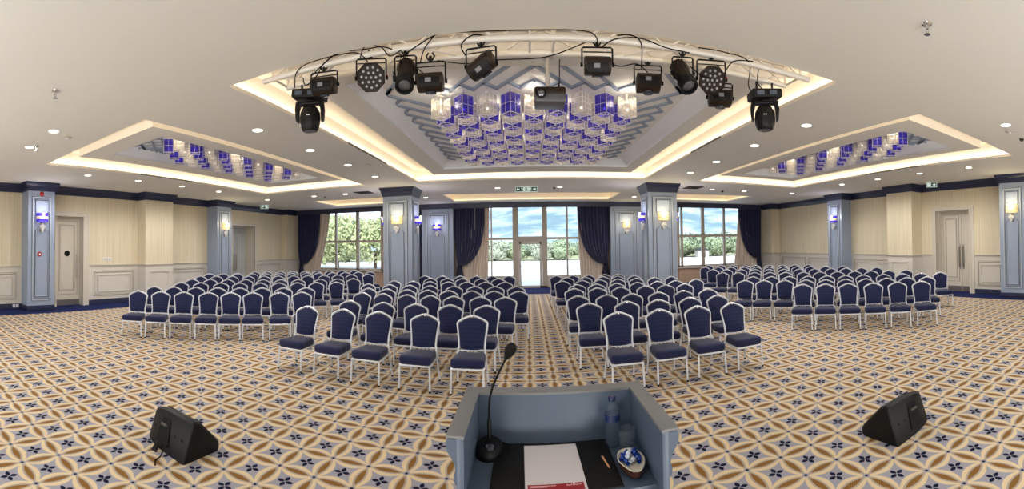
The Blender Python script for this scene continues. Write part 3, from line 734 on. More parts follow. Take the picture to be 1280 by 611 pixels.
for (x,y,lab) in ((-6.66,3.13,'flat white smoke detector beside the sprinkler on the porthole-door side'),(7.17,2.92,'flat white smoke detector near the steel-door side downlight'),(-3.75,9.1,'pale smoke detector beside the central recess on the tree side')):
    r=small('smoke_detector',(x,y,ZC),lab,'smoke detector','smoke detectors')
    MB().lathe([(.09,0),(.09,-.015),(.06,-.03),(.001,-.034)],20).build('base',M['framew'],r)
    MB().lathe([(.04,-.028),(.035,-.045),(.001,-.05)],16).build('sensor',M['tagw'],r)
for (x,y,lab) in ((-7.54,13.9,'small black ceiling sensor before the tree-filled window'),(7.21,13.92,'small black ceiling sensor before the hill-view window'),(.92,13.91,'small grey ceiling sensor beside the central exit sign'),(7.74,2.89,'small black sensor on the ceiling past the steel-door side downlight')):
    r=small('ceiling_sensor',(x,y,ZC),lab,'sensor','ceiling sensors')
    MB().lathe([(.06,0),(.06,-.02),(.05,-.025)],16).build('base',M['framew'],r); MB().lathe([(.05,-.02),(.045,-.05),(.02,-.075),(.001,-.08)],16).build('dome',M['vent'],r)
for (x,y,lab) in ((-5.81,13.65,'dark square air diffuser beside the tree-side free column'),(5.81,13.5,'dark square air diffuser beside the hill-side free column')):
    r=small('ceiling_diffuser',(x,y,ZC),lab,'air vent','ceiling diffusers')
    mb=MB()
    for k in range(4):
        q=.3-.07*k; rectloop(mb,(-q,q,-q,q),-.004-.004*k,(-q+.03,q-.03,-q+.03,q-.03),-.02-.003*k)
    mb.build('louvre',M['vent'],r,smooth=0,fixn=False); MB().box(-.3,.3,-.3,.3,-.003,-.001).build('backing',M['vent'],r,smooth=0)
for (x,y,rz,lab) in ((-11.2,7.1,pi/2,'flush square ceiling hatch above the porthole door'),):
    r=small('ceiling_hatch',(x+.3,y,ZC),lab,'access panel'); mb=MB(); rectloop(mb,(-.3,.3,-.45,.45),-.003,(-.285,.285,-.435,.435),-.003); mb.build('rim',M['mold'],r,smooth=0)

# exit signs: arrow and running person on green
def exit_sign(loc,rz,label,units=1,flip=False):
    r=empty('exit_sign',loc,rz); tag(r,label,'exit sign','green exit signs')
    W=.34
    for k in range(units):
        ox=(k-(units-1)/2)*(W+.03); mir=-1 if (k==0)!=flip else 1
        def P(u,v,d,ox=ox,mir=mir): return (ox+mir*u,-.02-d,v)
        mb=MB(); mb.box(ox-W/2-.015,ox+W/2+.015,-.018,.018,-.205,-.03); mb.build('housing',M['exitw'],r,bevel=.004)
        mb=MB(); mb.prism([(-W/2,-.19),(W/2,-.19),(W/2,-.045),(-W/2,-.045)],P,0,.003); mb.build('green_panel',M['exitg'],r,smooth=0)
        s=MB(); Q=lambda u,v,d: P(u,v,d+.003)
        s.prism([(.15,-.117),(.09,-.065),(.09,-.1),(.035,-.1),(.035,-.134),(.09,-.134),(.09,-.17)],Q,0,.003); s.build('arrow',M['exitw'],r,smooth=0)
        s=MB(); s.prism([(-.15,-.055),(-.075,-.055),(-.075,-.18),(-.15,-.18)],Q,0,.001); s.build('doorway_symbol',M['exitw'],r,smooth=0)
        g=MB(); Q2=lambda u,v,d: P(u,v,d+.005)
        cxp=-.03
        hd=[(cxp+.012*cos(2*pi*i/10),-.072+.012*sin(2*pi*i/10)) for i in range(10)]; s2=MB(); s2.prism(hd,Q2,0,.003)
        for (a,b,w) in (((-.035,-.088),(-.045,-.125),.018),((-.045,-.125),(-.02,-.145),.011),((-.02,-.145),(-.028,-.178),.010),((-.045,-.125),(-.066,-.15),.011),((-.066,-.15),(-.088,-.15),.01),((-.035,-.09),(-.008,-.108),.009),((-.038,-.092),(-.064,-.104),.009)):
            A,B=Vector(a),Vector(b); dd=(B-A).normalized(); nn=Vector((-dd.y,dd.x))*w/2; s2.prism([tuple(A-nn),tuple(B-nn),tuple(B+nn),tuple(A+nn)],Q2,0,.003)
        s2.build('running_figure',M['exitw'],r,smooth=0)
    for sx in (-1,1): mb=MB(); mb.tube([(sx*W*units*.35,0,-.04),(sx*W*units*.35,0,0)],.006,6); mb.build('hanger',M['steel'],r)
    return r
exit_sign((-.04,13.6,ZC),0,'double green exit sign with arrows hanging beyond the central recess',2)
exit_sign((12.0,7.86,ZC),radians(-58),'green exit sign hanging near the steel-handled double door',1,True)
exit_sign((-11.3,15.0,ZC),radians(35),'small exit sign hanging near the recessed far double door',1)

# ------------------------------------------------------------------ banquet chairs
ROWS={'L1':(38.7,[(-7.75,5.49),(-7.33,5.82),(-6.91,6.16),(-6.48,6.5),(-6.09,6.82),(-5.71,7.13),(-5.25,7.49),(-4.85,7.81)]),'L2':(36.0,[(-8.43,6.48),(-8.01,6.79),(-7.55,7.13),(-7.1,7.45),(-6.64,7.78),(-6.19,8.12),(-5.77,8.42),(-5.31,8.75)]),'L3':(37.7,[(-8.91,7.84),(-8.45,8.19),(-8.0,8.55),(-7.57,8.87),(-7.11,9.23),(-6.7,9.55),(-6.27,9.88),(-5.85,10.21),(-5.39,10.56)]),'L4':(35.3,[(-9.64,8.94),(-9.16,9.28),(-8.7,9.61),(-8.24,9.94),(-7.79,10.26),(-7.33,10.58),(-6.89,10.89),(-6.32,11.29),(-5.88,11.61),(-5.46,11.91)]),'L5':(41.0,[(-10.43,10.07),(-10.0,10.45),(-9.58,10.81),(-9.15,11.18),(-8.73,11.55),(-8.35,11.88),(-7.94,12.23),(-7.55,12.58),(-7.1,12.97),(-6.72,13.3),(-6.32,13.65),(-5.84,14.06)]),'L6':(42.0,[(-11.14,11.25),(-10.75,11.61),(-10.34,11.97),(-9.9,12.37),(-9.53,12.7),(-9.12,13.07),(-8.74,13.41),(-8.34,13.77),(-7.96,14.11),(-7.55,14.49),(-7.15,14.85),(-6.74,15.21),(-6.36,15.55)]),'L7':(42.0,[(-10.62,13.42),(-10.25,13.76),(-9.82,14.14),(-9.43,14.49),(-9.03,14.85),(-8.65,15.2),(-8.24,15.56),(-7.83,15.94),(-7.41,16.31)]),'CL1':(-3.1,[(-3.58,5.98),(-2.9,5.95),(-2.26,5.91),(-1.52,5.87),(-0.8,5.83)]),'CL2':(-2.5,[(-3.24,6.96),(-2.57,6.93),(-1.95,6.9),(-1.33,6.87),(-0.72,6.85)]),'CL3':(-6.6,[(-3.58,8.32),(-3.07,8.26),(-2.52,8.2),(-2.0,8.14),(-1.49,8.08),(-0.96,8.02),(-0.46,7.96)]),'CL4':(-4.3,[(-3.82,9.25),(-3.31,9.21),(-2.81,9.17),(-2.3,9.14),(-1.8,9.1),(-1.26,9.06),(-0.76,9.02),(-0.21,8.98)]),'CL5':(-4.6,[(-4.27,10.34),(-3.63,10.29),(-3.07,10.25),(-2.5,10.2),(-1.86,10.15),(-1.34,10.11),(-0.83,10.07),(-0.31,10.03)]),'CL6':(-3.9,[(-3.93,11.51),(-3.33,11.47),(-2.81,11.43),(-2.27,11.4),(-1.74,11.36),(-1.2,11.32),(-0.66,11.29)]),'CL7':(-3.3,[(-3.09,12.64),(-2.53,12.61),(-2.05,12.58),(-1.45,12.55),(-0.92,12.51)]),'CL8':(-2.0,[(-3.54,13.68),(-2.93,13.66),(-2.29,13.64),(-1.75,13.62),(-1.2,13.6),(-0.65,13.58)]),'CR1':(1.9,[(1.29,5.87),(1.93,5.89),(2.56,5.91),(3.21,5.94)]),'CR2':(0.9,[(1.01,6.9),(1.67,6.91),(2.25,6.92),(2.86,6.93),(3.43,6.94)]),'CR3':(1.1,[(0.95,7.95),(1.52,7.96),(2.04,7.97),(2.6,7.98),(3.16,7.99),(3.73,8.01)]),'CR4':(0.9,[(1.04,9.28),(1.57,9.29),(2.11,9.3),(2.72,9.31),(3.23,9.32),(3.73,9.33)]),'CR5':(2.6,[(1.2,10.2),(1.71,10.22),(2.24,10.24),(2.79,10.27),(3.34,10.29),(3.86,10.31),(4.47,10.34)]),'CR6':(4.1,[(0.93,11.36),(1.49,11.4),(2.01,11.44),(2.53,11.48),(3.09,11.52),(3.67,11.56),(4.21,11.6)]),'CR7':(2.0,[(1.16,12.49),(1.73,12.51),(2.29,12.53),(2.77,12.54),(3.32,12.56)]),'CR8':(2.0,[(0.91,13.35),(1.45,13.36),(1.97,13.38),(2.52,13.4),(2.98,13.42)]),'R1':(-42.9,[(5.85,7.37),(6.23,7.02),(6.62,6.66),(7.03,6.27),(7.44,5.89),(7.87,5.5)]),'R2':(-42.6,[(5.39,9.18),(5.75,8.84),(6.15,8.48),(6.55,8.11),(6.92,7.77),(7.29,7.44),(7.67,7.08),(8.06,6.72),(8.45,6.37),(8.84,6.01)]),'R3':(-41.4,[(6.12,10.01),(6.52,9.66),(6.91,9.31),(7.31,8.96),(7.71,8.61),(8.11,8.26),(8.49,7.92),(8.93,7.54),(9.33,7.18),(9.74,6.82),(10.18,6.44)]),'R4':(-43.6,[(6.22,12.1),(6.61,11.73),(7.01,11.35),(7.38,10.99),(7.76,10.64),(8.17,10.24),(8.56,9.88),(8.96,9.49),(9.35,9.12),(9.74,8.75),(10.15,8.36),(10.56,7.97)]),'R5':(-41.9,[(6.63,13.66),(7.02,13.3),(7.42,12.95),(7.81,12.6),(8.19,12.26),(8.6,11.89),(9.02,11.52),(9.42,11.16),(9.85,10.77),(10.25,10.41),(10.66,10.04),(11.06,9.69)]),'R6':(-43.0,[(7.01,15.2),(7.42,14.81),(7.82,14.44),(8.22,14.06),(8.57,13.74),(8.95,13.39),(9.36,13.0),(9.76,12.63),(10.14,12.28),(10.57,11.88),(11.06,11.42)]),'R7':(-43.0,[(7.71,16.34),(8.13,15.95),(8.52,15.58),(8.93,15.2),(9.26,14.89),(9.69,14.49),(10.11,14.1),(10.49,13.75),(10.91,13.36)])}
def make_chair():
    r=empty('banquet_chair')
    # seat cushion: rounded trapezoid
    def outl(f,b,y0,y1,k=.05):
        P=[]
        for (cx,cy,a0) in ((f-k,y0+k,-90),(b-k,y1-k,0),(-b+k,y1-k,90),(-f+k,y0+k,180)):
            for q in range(4): a=radians(a0+30*q); P.append((cx+k*cos(a),cy+k*sin(a)))
        return P
    mb=MB(); layers=[(.92,.352),(1.0,.372),(1.015,.41),(1.0,.445),(.93,.464),(.6,.472)]
    O=outl(.228,.20,-.245,.185); n=len(O); cy=-.03
    for k,z in layers: mb.v+=[(x*k,cy+(y-cy)*k,z) for x,y in O]
    for i in range(len(layers)-1):
        for j in range(n): mb.f.append((i*n+j,i*n+(j+1)%n,(i+1)*n+(j+1)%n,(i+1)*n+j)); mb.m.append(0)
    mb.f.append(tuple(range(n-1,-1,-1))); mb.m.append(0); mb.f.append(tuple((len(layers)-1)*n+j for j in range(n))); mb.m.append(0)
    mb.build('seat',M['fabric'],r,smooth=60)
    # back cushion
    half=[(0,.492),(.10,.498),(.160,.512),(.170,.56),(.176,.64),(.188,.74),(.199,.81),(.201,.838),(.186,.858),(.13,.890),(.07,.915),(.025,.929),(0,.932)]
    prof=half+[(-x,z) for x,z in half[-2:0:-1]]
    def bk(z): return .195+(z-.49)*.22
    mb=MB(); n=len(prof); cz=.72
    for (k,dy) in ((.93,-.036),(.985,-.028),(1.0,-.012),(1.0,.006),(.95,.018)):
        mb.v+=[(x*k,bk(z)+dy,cz+(z-cz)*k) for x,z in prof]
    for i in range(4):
        for j in range(n): mb.f.append((i*n+j,i*n+(j+1)%n,(i+1)*n+(j+1)%n,(i+1)*n+j)); mb.m.append(0)
    for i,s in ((0,1),(4,-1)):
        b=len(mb.v); mb.v.append((0,bk(cz)+(-.04 if i==0 else .02),cz))
        for j in range(n): mb.f.append((b,i*n+j,i*n+(j+1)%n)); mb.m.append(0)
    mb.build('backrest',M['fabric'],r,smooth=60)
    fr=[(.197,.17,.40),(.192,.185,.47),(.183,.205,.54),(.188,.222,.62),(.200,.245,.72),(.212,.263,.80),(.217,.273,.845),(.204,.280,.872),(.15,.287,.904),(.08,.293,.934),(.03,.297,.950),(0,.297,.954)]
    pts=fr+[(-x,y,z) for x,y,z in fr[-2::-1]]
    mb=MB(); mb.tube(pts,.0155,8); mb.build('back_frame',M['chair_alu'],r,smooth=60)
    mb=MB(); mb.tube([(.19,.2,.478),(.1,.192,.484),(0,.19,.486),(-.1,.192,.484),(-.19,.2,.478)],.009,6)
    mb.tube([(0,.19,.486),(0,.175,.42)],.008,6); mb.tube([(.05,.19,.486),(.05,.175,.42)],.006,6); mb.tube([(-.05,.19,.486),(-.05,.175,.42)],.006,6)
    mb.build('back_rail',M['chair_alu'],r,smooth=60)
    mb=MB(); mb.box(-.012,.012,.262,.30,.925,.952); mb.build('hand_grip',M['chrome'],r,bevel=.003)
    mb=MB(); O=outl(.222,.20,-.245,.185,.045); mb.tube([(x,y,.342) for x,y in O],.0125,6,closed=True); mb.build('seat_frame',M['chair_alu'],r,smooth=60)
    for sx in (1,-1):
        for pts in ([(sx*.213,-.225,.335),(sx*.216,-.236,.2),(sx*.22,-.25,.02)],[(sx*.198,.165,.42),(sx*.206,.20,.3),(sx*.22,.262,.02)]):
            mb=MB(); mb.tube(pts,.0145,8); mb.lathe([(.0155,0),(.0165,.004),(.0155,.026),(.0001,.027)],8,1,at=(pts[-1][0],pts[-1][1],0))
            mb.build('leg',[M['chair_alu'],M['rubber']],r,smooth=60)
    return r
BLK={'L':('left outer block','from the porthole-door wall'),'CL':('left centre block','from its outer end'),'CR':('right centre block','from the aisle'),'R':('right outer block','from its window end')}
proto=None
for key,(ang,pts) in ROWS.items():
    blk=key.rstrip('0123456789'); row=int(key[len(blk):]); a=radians(ang)
    for i,(px,py) in enumerate(pts):
        # the measured point is the peak of the backrest, .297 behind the chair's middle
        x=px+sin(a)*.297; y=py-cos(a)*.297
        c=make_chair() if proto is None else copy_tree(proto)
        if proto is None: proto=c
        c.location=(x,y,0.004 if (-11.2<x<11.72 and y<16.5) else 0); c.rotation_euler=(0,0,a+radians(random.uniform(-2.2,2.2)))
        nm,frm=BLK[blk]; rw={1:'front'}.get(row,ORD[row])
        tag(c,'navy banquet chair, %s %s, %s row of the %s'%(ORD[i+1],frm,rw,nm),'chair','navy banquet chairs in the %s'%nm)
# ------------------------------------------------------------------ ceiling lattice + cube pendants
def bar(mb,a,b,z,w=.05,h=.03):
    A,B=Vector(a),Vector(b); d=(B-A); 
    if d.length<1e-4: return
    d.normalize(); n=Vector((-d.y,d.x))*w/2; e=d*w*.35
    mb.prism([tuple(A-n-e),tuple(B-n+e),tuple(B+n+e),tuple(A+n-e)],lambda u,v,q:(u,v,z-q),0,h)
MX,MY=.345,.46
def lattice(cx,y0,y1,xh,z,label,nv,nt,yv=5.9,cross=False):
    """zig-zag relief: V shapes along the front, herringbone along both sides"""
    r=empty('ceiling_lattice',(cx,yv,z)); tag(r,label,'ceiling relief','blue-grey relief lattices'); mb=MB()
    def seg(p,q):
        # clip to the recess rectangle
        t0,t1=0,1; dx,dy=q[0]-p[0],q[1]-p[1]
        for pp,qq in ((-dx,p[0]+xh),(dx,xh-p[0]),(-dy,p[1]-y0),(dy,y1-p[1])):
            if abs(pp)<1e-9:
                if qq<0: return
                continue
            t=qq/pp
            if pp<0: t0=max(t0,t)
            else: t1=min(t1,t)
        if t0>=t1: return
        bar(mb,(p[0]+dx*t0,p[1]+dy*t0-yv),(p[0]+dx*t1,p[1]+dy*t1-yv),0)
    k=MY/MX
    for s in (-1,1):
        for i in range(nv):
            vx=.2+MX*i; seg((s*vx,yv),(0,yv-vx*k)); 
            if i<nv-1 or True: seg((s*vx,yv),(s*(vx+MX/2),yv-MY/2))
        # bars beside the pendants
        X=xh-.02
        for i in range(nt):
            ty=yv-.13+MY*i
            seg((s*X,ty),(s*(X-.62),ty+.62*k)); seg((s*X,ty),(s*(X-MX/2),ty-MY/2))
        seg((s*X,yv-.13),(s*(X-.9),yv-.13-.9*k))
    if cross:
        for q in range(7):
            y=y0-.9+.36*q
            seg((-xh,y),(xh,y+2*xh*1.0)); seg((xh,y),(-xh,y+2*xh*1.0))
    mb.build('relief_bars',M['lattice'],r,smooth=0); return r
lattice(.115,4.9,10.62,2.22,4.268,'blue-grey zig-zag relief lattice on the central recess ceiling',4,11)
lattice(-7.08,5.05,10.8,.80,4.328,'blue-grey relief lattice in the recess nearest the porthole door',0,10,cross=True)
lattice(7.47,5.05,10.95,.84,4.328,'blue-grey relief lattice in the recess nearest the steel-handled door',0,10,cross=True)

def pend_meshes(blue):
    h=.285; s=.108; g=M['gblue'] if blue else M['gclear']
    sh=MB()
    P=[(0,-s*1.32),(s*1.32,0),(0,s*1.32),(-s*1.32,0)]
    for i in range(4):
        a,b=P[i],P[(i+1)%4]; sh.quad([(a[0],a[1],0),(b[0],b[1],0),(b[0],b[1],h),(a[0],a[1],h)])
    # inner glass sleeve
    sh.lathe([(.078,.03),(.078,.16)],14)
    me1=sh.mesh('shade',g,smooth=0,fixn=False)
    fr=MB(); r=.0055
    for z in (0,h): fr.tube([(p[0],p[1],z) for p in P],r,5,closed=True)
    for p in P: fr.tube([(p[0],p[1],0),(p[0],p[1],h)],r,5)
    if True:
        for q in ((1,2,3) if not blue else (2,)):
            fr.tube([(p[0],p[1],h*q/4) for p in P],.003,4,closed=True)
        for i in range(4):
            a,b=P[i],P[(i+1)%4]
            for t in ((.33,.66) if not blue else (.5,)): fr.tube([(a[0]+(b[0]-a[0])*t,a[1]+(b[1]-a[1])*t,0),(a[0]+(b[0]-a[0])*t,a[1]+(b[1]-a[1])*t,h)],.003,4)
    # crossed glass spokes seen from below
    fr.tube([P[0]+(.004,),P[2]+(.004,)],.004,4); fr.tube([P[1]+(.004,),P[3]+(.004,)],.004,4)
    me2=fr.mesh('frame',M['pframe'] if not blue else M['pframe'],smooth=0)
    ro=MB(); ro.tube([(0,0,.12),(0,0,h+.02)],.009,6); ro.tube([(0,0,h),(0,0,.335)],.004,5); me3=ro.mesh('rod',M['framew'],smooth=0)
    bu=MB(); bu.ball((0,0,.10),.02,nu=8,nv=6); me4=bu.mesh('bulb',M['bulb'],smooth=60)
    return me1,me2,me3,me4
PM={0:pend_meshes(False),1:pend_meshes(True)}
def pendants(cx,cy,nc,nr,zb,par,where,group,sx=.341,sy=.437,near=None):
    for j in range(nr):
        for i in range(nc):
            k=near(i) if near else 0
            if k>3 or (near and k>j+1): continue
            x=cx+(i-(nc-1)/2)*sx; y=cy+j*sy; b=(i+j+par)%2; ms=PM[b]
            r=empty('cube_pendant_lamp',(x,y,zb))
            tag(r,'%s glass cube pendant, %s column from the %s, %s row of the %s'%('blue' if b else 'clear',ORD[(i+1) if not near else (near(i)+1)],'left' if not near else 'central recess','front' if j==0 else ORD[j+1],where),'pendant lamp',group)
            link('lamp_shade',ms[0],r); link('frame',ms[1],r); rd=link('rod',ms[2],r); rd.scale=(1,1,1.245 if zb<3.9 else 1); link('bulb',ms[3],r)
            if j%2==0 and i%2==0 and (i//2+j//2)%2==0:
                l=bpy.data.lights.new('pendant_light','POINT'); l.energy=E_PEND; l.color=(1,.90,.72); l.shadow_soft_size=.04; link('pendant_light',l,r,loc=(0,0,.24))
pendants(.115,5.85,9,11,3.85,0,'central recess','cube pendants in the central recess',sy=.357)
pendants(-7.09,5.57,5,11,3.99,0,'porthole-side recess','cube pendants in the porthole-side recess',sy=.445,near=lambda i:4-i)
pendants(7.47,5.41,5,11,3.99,0,'steel-door-side recess','cube pendants in the steel-door-side recess',sy=.445,near=lambda i:i)

# ------------------------------------------------------------------ lighting truss
TX0,TX1,TY0,TY1,TZ0,TZ1=-2.86,3.16,3.79,4.10,3.90,4.16
tr=empty('lighting_truss',((TX0+TX1)/2,(TY0+TY1)/2,TZ0)); tag(tr,'silver box truss hanging in the near edge of the central recess','truss')
def rel(p,o): return (p[0]-o.location.x,p[1]-o.location.y,p[2]-o.location.z)
for (y,z,a,b) in ((TY0,TZ0,TX0,TX1),(TY1,TZ0,TX0+.12,TX1-.12),(TY0,TZ1,TX0,TX1),(TY1,TZ1,TX0+.12,TX1-.12)):
    mb=MB(); mb.tube([rel((a,y,z),tr),rel((b,y,z),tr)],.033,12); mb.build('chord',M['alu'],tr,smooth=60)
nb=14; st=(TX1-TX0-.3)/nb
mb=None
for i in range(nb):
    x0=TX0+.15+i*st; x1=x0+st; A,B=(TY0,TY1) if i%2==0 else (TY1,TY0)
    if abs((x0+x1)/2-.15)<st*.6: A=B=None
    for z in (TZ0,TZ1):
        if A is None: continue
        m=MB(); m.tube([rel((x0,A,z),tr),rel((x1,B,z),tr)],.011,6); m.build('brace',M['alu'],tr,smooth=60)
    for y in (TY0,TY1):
        a,b=(TZ0,TZ1) if i%2==0 else (TZ1,TZ0)
        m=MB(); m.tube([rel((x0,y,a),tr),rel((x1,y,b),tr)],.011,6); m.build('brace',M['alu'],tr,smooth=60)
for x in (.04,.27,TX0+.13,TX1-.13):
    m=MB()
    for q in (((x,TY0,TZ0),(x,TY1,TZ0)),((x,TY0,TZ1),(x,TY1,TZ1)),((x,TY0,TZ0),(x,TY0,TZ1)),((x,TY1,TZ0),(x,TY1,TZ1))): m.tube([rel(q[0],tr),rel(q[1],tr)],.014,8)
    m.build('end_frame',M['alu'],tr,smooth=60)
for y in (TY0,TY1):
    m=MB(); m.tube([rel((.115,y,TZ0),tr),rel((.195,y,TZ0),tr)],.038,10); m.build('coupler',M['alu'],tr,smooth=60)
for x in (-2.2,-.6,.9,2.5):
    m=MB(); m.tube([rel((x,(TY0+TY1)/2,TZ1),tr),rel((x,(TY0+TY1)/2,4.36),tr)],.01,6); m.tube([rel((x,TY0,TZ1),tr),rel((x,TY1,TZ1),tr)],.012,6); m.build('hanger',M['steel'],tr)

def cable(pts,label,n=40,r=.006):
    P=[Vector(p) for p in pts]; out=[]
    for i in range(len(P)-1):
        p0=P[max(0,i-1)];p1=P[i];p2=P[i+1];p3=P[min(len(P)-1,i+2)]
        for q in range(8):
            t=q/8; out.append(.5*((2*p1)+(-p0+p2)*t+(2*p0-5*p1+4*p2-p3)*t*t+(-p0+3*p1-3*p2+p3)*t**3))
    out.append(P[-1]); mb=MB(); mb.tube([p-P[0] for p in out],r,6); o=mb.build('cable',M['rubber'],None,smooth=60); o.location=P[0]
    if label: tag(o,label,'cable','black cables draped on the truss')
    return o
# ---- fixtures --------------------------------------------------
def clampyoke(r,w,h,d=.0,zt=.0):
    """yoke of flat bar hanging from a clamp; r origin is at the chord; body pivot at z=-h"""
    mb=MB(); mb.tube([(0,0,.0),(0,0,-.05)],.016,8); mb.tube([(-.02,0,.035),(-.04,0,.0),(-.02,0,-.035),(.02,0,-.035),(.04,0,0),(.02,0,.035)],.008,6); mb.build('clamp',M['blackm'],r)
    mb=MB(); mb.tube([(-w/2,0,-h),(-w/2,0,-.07),(-w/2+.015,0,-.055),(w/2-.015,0,-.055),(w/2,0,-.07),(w/2,0,-h)],.008,6); mb.tube([(-w/2+.01,.0,-.10),(w/2-.01,0,-.10)],.006,6); mb.build('yoke',M['blackm'],r)
    for s in (-1,1): mb=MB(); mb.lathe([(.001,-.01),(.02,-.01),(.022,.012),(.001,.014)],10,0,M=Matrix.Translation((s*(w/2+.005),0,-h))@Matrix.Rotation(pi/2,4,'Y')); mb.build('knob',M['rubber'],r)
def par_can(loc,rz,tilt,label):
    r=empty('led_par_light',loc,rz); tag(r,label,'stage light','stage lights on the truss'); clampyoke(r,.30,.25)
    T=Matrix.Translation((0,0,-.25))@Matrix.Rotation(tilt,4,'X')@Matrix.Scale(1.16,4)
    R=T@Matrix.Rotation(pi/2,4,'X')   # axis along -y
    mb=MB(); mb.lathe([(.04,-.14),(.085,-.12),(.105,-.03),(.12,.0),(.128,.05),(.118,.055),(.116,.04),(.001,.04)],8,0,M=R@Matrix.Rotation(radians(22.5),4,'Z')); b=mb.build('housing',M['bronze'],r,smooth=30)
    mb=MB(); pts=[(0,0)]+[(.042*cos(2*pi*i/6),.042*sin(2*pi*i/6)) for i in range(6)]+[(.082*cos(2*pi*i/11+.2),.082*sin(2*pi*i/11+.2)) for i in range(11)]
    for (a,c) in pts: mb=MB(); mb.lathe([(.011,.04),(.011,.047),(.001,.05)],8,0,M=R@Matrix.Translation((a,c,0))); mb.build('led_lens',M['led'],b)
    mb=MB(); mb.lathe([(.001,.0),(.012,.0),(.012,.012),(.001,.013)],8,0,M=T@Matrix.Translation((.125,-.0,.02))@Matrix.Rotation(pi/2,4,'Y')); mb.build('indicator',M['red'],r)
    return r
def wash(loc,rz,tilt,label,roll=0,drop=.25):
    """box-shaped scanner/wash head with faceted front and a white sticker"""
    r=empty('stage_wash_light',loc,rz); tag(r,label,'stage light','stage lights on the truss'); clampyoke(r,.29,drop)
    T=Matrix.Translation((0,0,-drop))@Matrix.Rotation(tilt,4,'X')@Matrix.Rotation(roll,4,'Y')
    mb=MB(); a=.125
    prof=[(-.10,.06),(-.12,.02),(-.115,-.045),(-.07,-.085),(.0,-.10),(.07,-.085),(.12,-.035),(.12,.04),(.09,.07),(0,.075)]
    mb.prism(prof,lambda u,v,d:(d,u,v),-a,a); mb.xf(T); mb.build('housing',M['bronze'],r,bevel=.012)
    mb=MB(); mb.box(-.10,.10,-.128,-.112,-.075,.015); mb.xf(T); mb.build('front_panel',M['black'],r,bevel=.004)
    mb=MB(); mb.box(-.038,.018,-.1325,-.127,-.035,.004); mb.xf(T); mb.build('sticker',M['sticker'],r,smooth=0)
    mb=MB(); mb.lathe([(.001,0),(.05,0),(.055,.012),(.001,.02)],16,0,M=T@Matrix.Translation((.0,.0,-.10))@Matrix.Rotation(pi,4,'X')); mb.build('lens',M['lens'],r)
    return r
def profile(loc,rz,tilt,yaw,label):
    r=empty('profile_spotlight',loc,rz); tag(r,label,'stage light','stage lights on the truss'); clampyoke(r,.21,.22)
    T=Matrix.Translation((0,0,-.24))@Matrix.Rotation(yaw,4,'Z')@Matrix.Rotation(tilt,4,'X')@Matrix.Rotation(pi/2,4,'X')
    mb=MB(); mb.lathe([(.05,-.17),(.082,-.16),(.085,-.02),(.078,.0),(.078,.10)],10,0,M=T)
    for i in range(10):
        an=2*pi*i/10+.3; mb.box(.083,.092,-.004,.004,-.15,-.03,rot=(T.to_3x3()@Matrix.Rotation(an,3,'Z')),at=T.translation)
    mb.build('housing',M['bronze'],r,smooth=30)
    mb=MB(); mb.lathe([(.08,.08),(.092,.09),(.092,.19),(.08,.195),(.072,.19),(.07,.15),(.001,.15)],12,0,M=T); mb.build('lens_tube',M['black'],r,smooth=30)
    mb=MB(); mb.lathe([(.072,.16),(.05,.178),(.001,.186)],16,0,M=T); mb.build('lens',M['lens'],r)
    mb=MB(); mb.lathe([(.001,0),(.03,0),(.03,.03),(.001,.032)],8,0,M=T@Matrix.Translation((-.09,0,.05))@Matrix.Rotation(-pi/2,4,'Y')); mb.build('focus_knob',M['rubber'],r)
    return r
def moving_head(loc,rz,label,headyaw=0,tip=0):
    r=empty('moving_head_light',loc,rz); tag(r,label,'stage light','stage lights on the truss')
    for s in (-1,1): mb=MB(); mb.tube([(s*.1,0,.02),(s*.1,0,-.09)],.014,8); mb.build('clamp',M['blackm'],r)
    B=Matrix.Translation((0,0,-.14))@Matrix.Rotation(tip,4,'Y')
    mb=MB(); mb.prism([(-.19,-.12),(.19,-.12),(.19,.12),(-.19,.12)],lambda u,v,d:(u,v,d),-.055,.05); mb.xf(B); b=mb.build('base_unit',M['blackm'],r,bevel=.02)
    for q in (-.14,.02): mb=MB(); mb.box(q,q+.09,-.124,-.12,-.028,.018); mb.xf(B); mb.build('connector_panel',M['groove'],r,smooth=0)
    Y=Matrix.Translation((0,0,-.20))@Matrix.Rotation(headyaw,4,'Z')
    mb=MB(); mb.lathe([(.06,.0),(.07,-.02),(.06,-.03)],14,0,M=Y)
    for s in (-1,1):
        mb.prism([(s*.10,-.02),(s*.165,-.03),(s*.175,-.12),(s*.165,-.24),(s*.135,-.26),(s*.128,-.12)],lambda u,v,d:(u,d,v),-.045,.045)
    mb.prism([(-.17,-.02),(.17,-.02),(.15,-.055),(-.15,-.055)],lambda u,v,d:(u,d,v),-.045,.045)
    b0=len(mb.v); 
    mb2=MB(); mb2.v=[tuple((Y@Vector(v))) if i>=28*0+42 else v for i,v in enumerate(mb.v)]; mb2.f=mb.f; mb2.m=mb.m
    mb2.build('yoke',M['blackm'],r,bevel=.008)
    H=Y@Matrix.Translation((0,0,-.20))
    mb=MB(); mb.lathe([(.03,.135),(.085,.115),(.118,.05),(.124,-.02),(.118,-.09),(.098,-.15),(.085,-.165),(.001,-.165)],10,0,M=H); mb.build('head',M['blackm'],r,smooth=30)
    mb=MB(); mb.lathe([(.075,-.166),(.05,-.175),(.001,-.178)],16,0,M=H); mb.build('lens',M['lens'],r)
    mb=MB(); mb.box(-.02,.02,-.128,-.122,-.01,.0); mb.xf(H); mb.build('badge',M['tagw'],r,smooth=0)
    return r
Z0=TZ0-.02
moving_head((-2.42,TY1,Z0),radians(8),'black moving head light at the porthole-door end of the truss',.2,.12)
wash((-2.06,TY0,Z0),radians(12),.15,'boxy black stage light with white sticker above the porthole-side moving head',drop=.20)
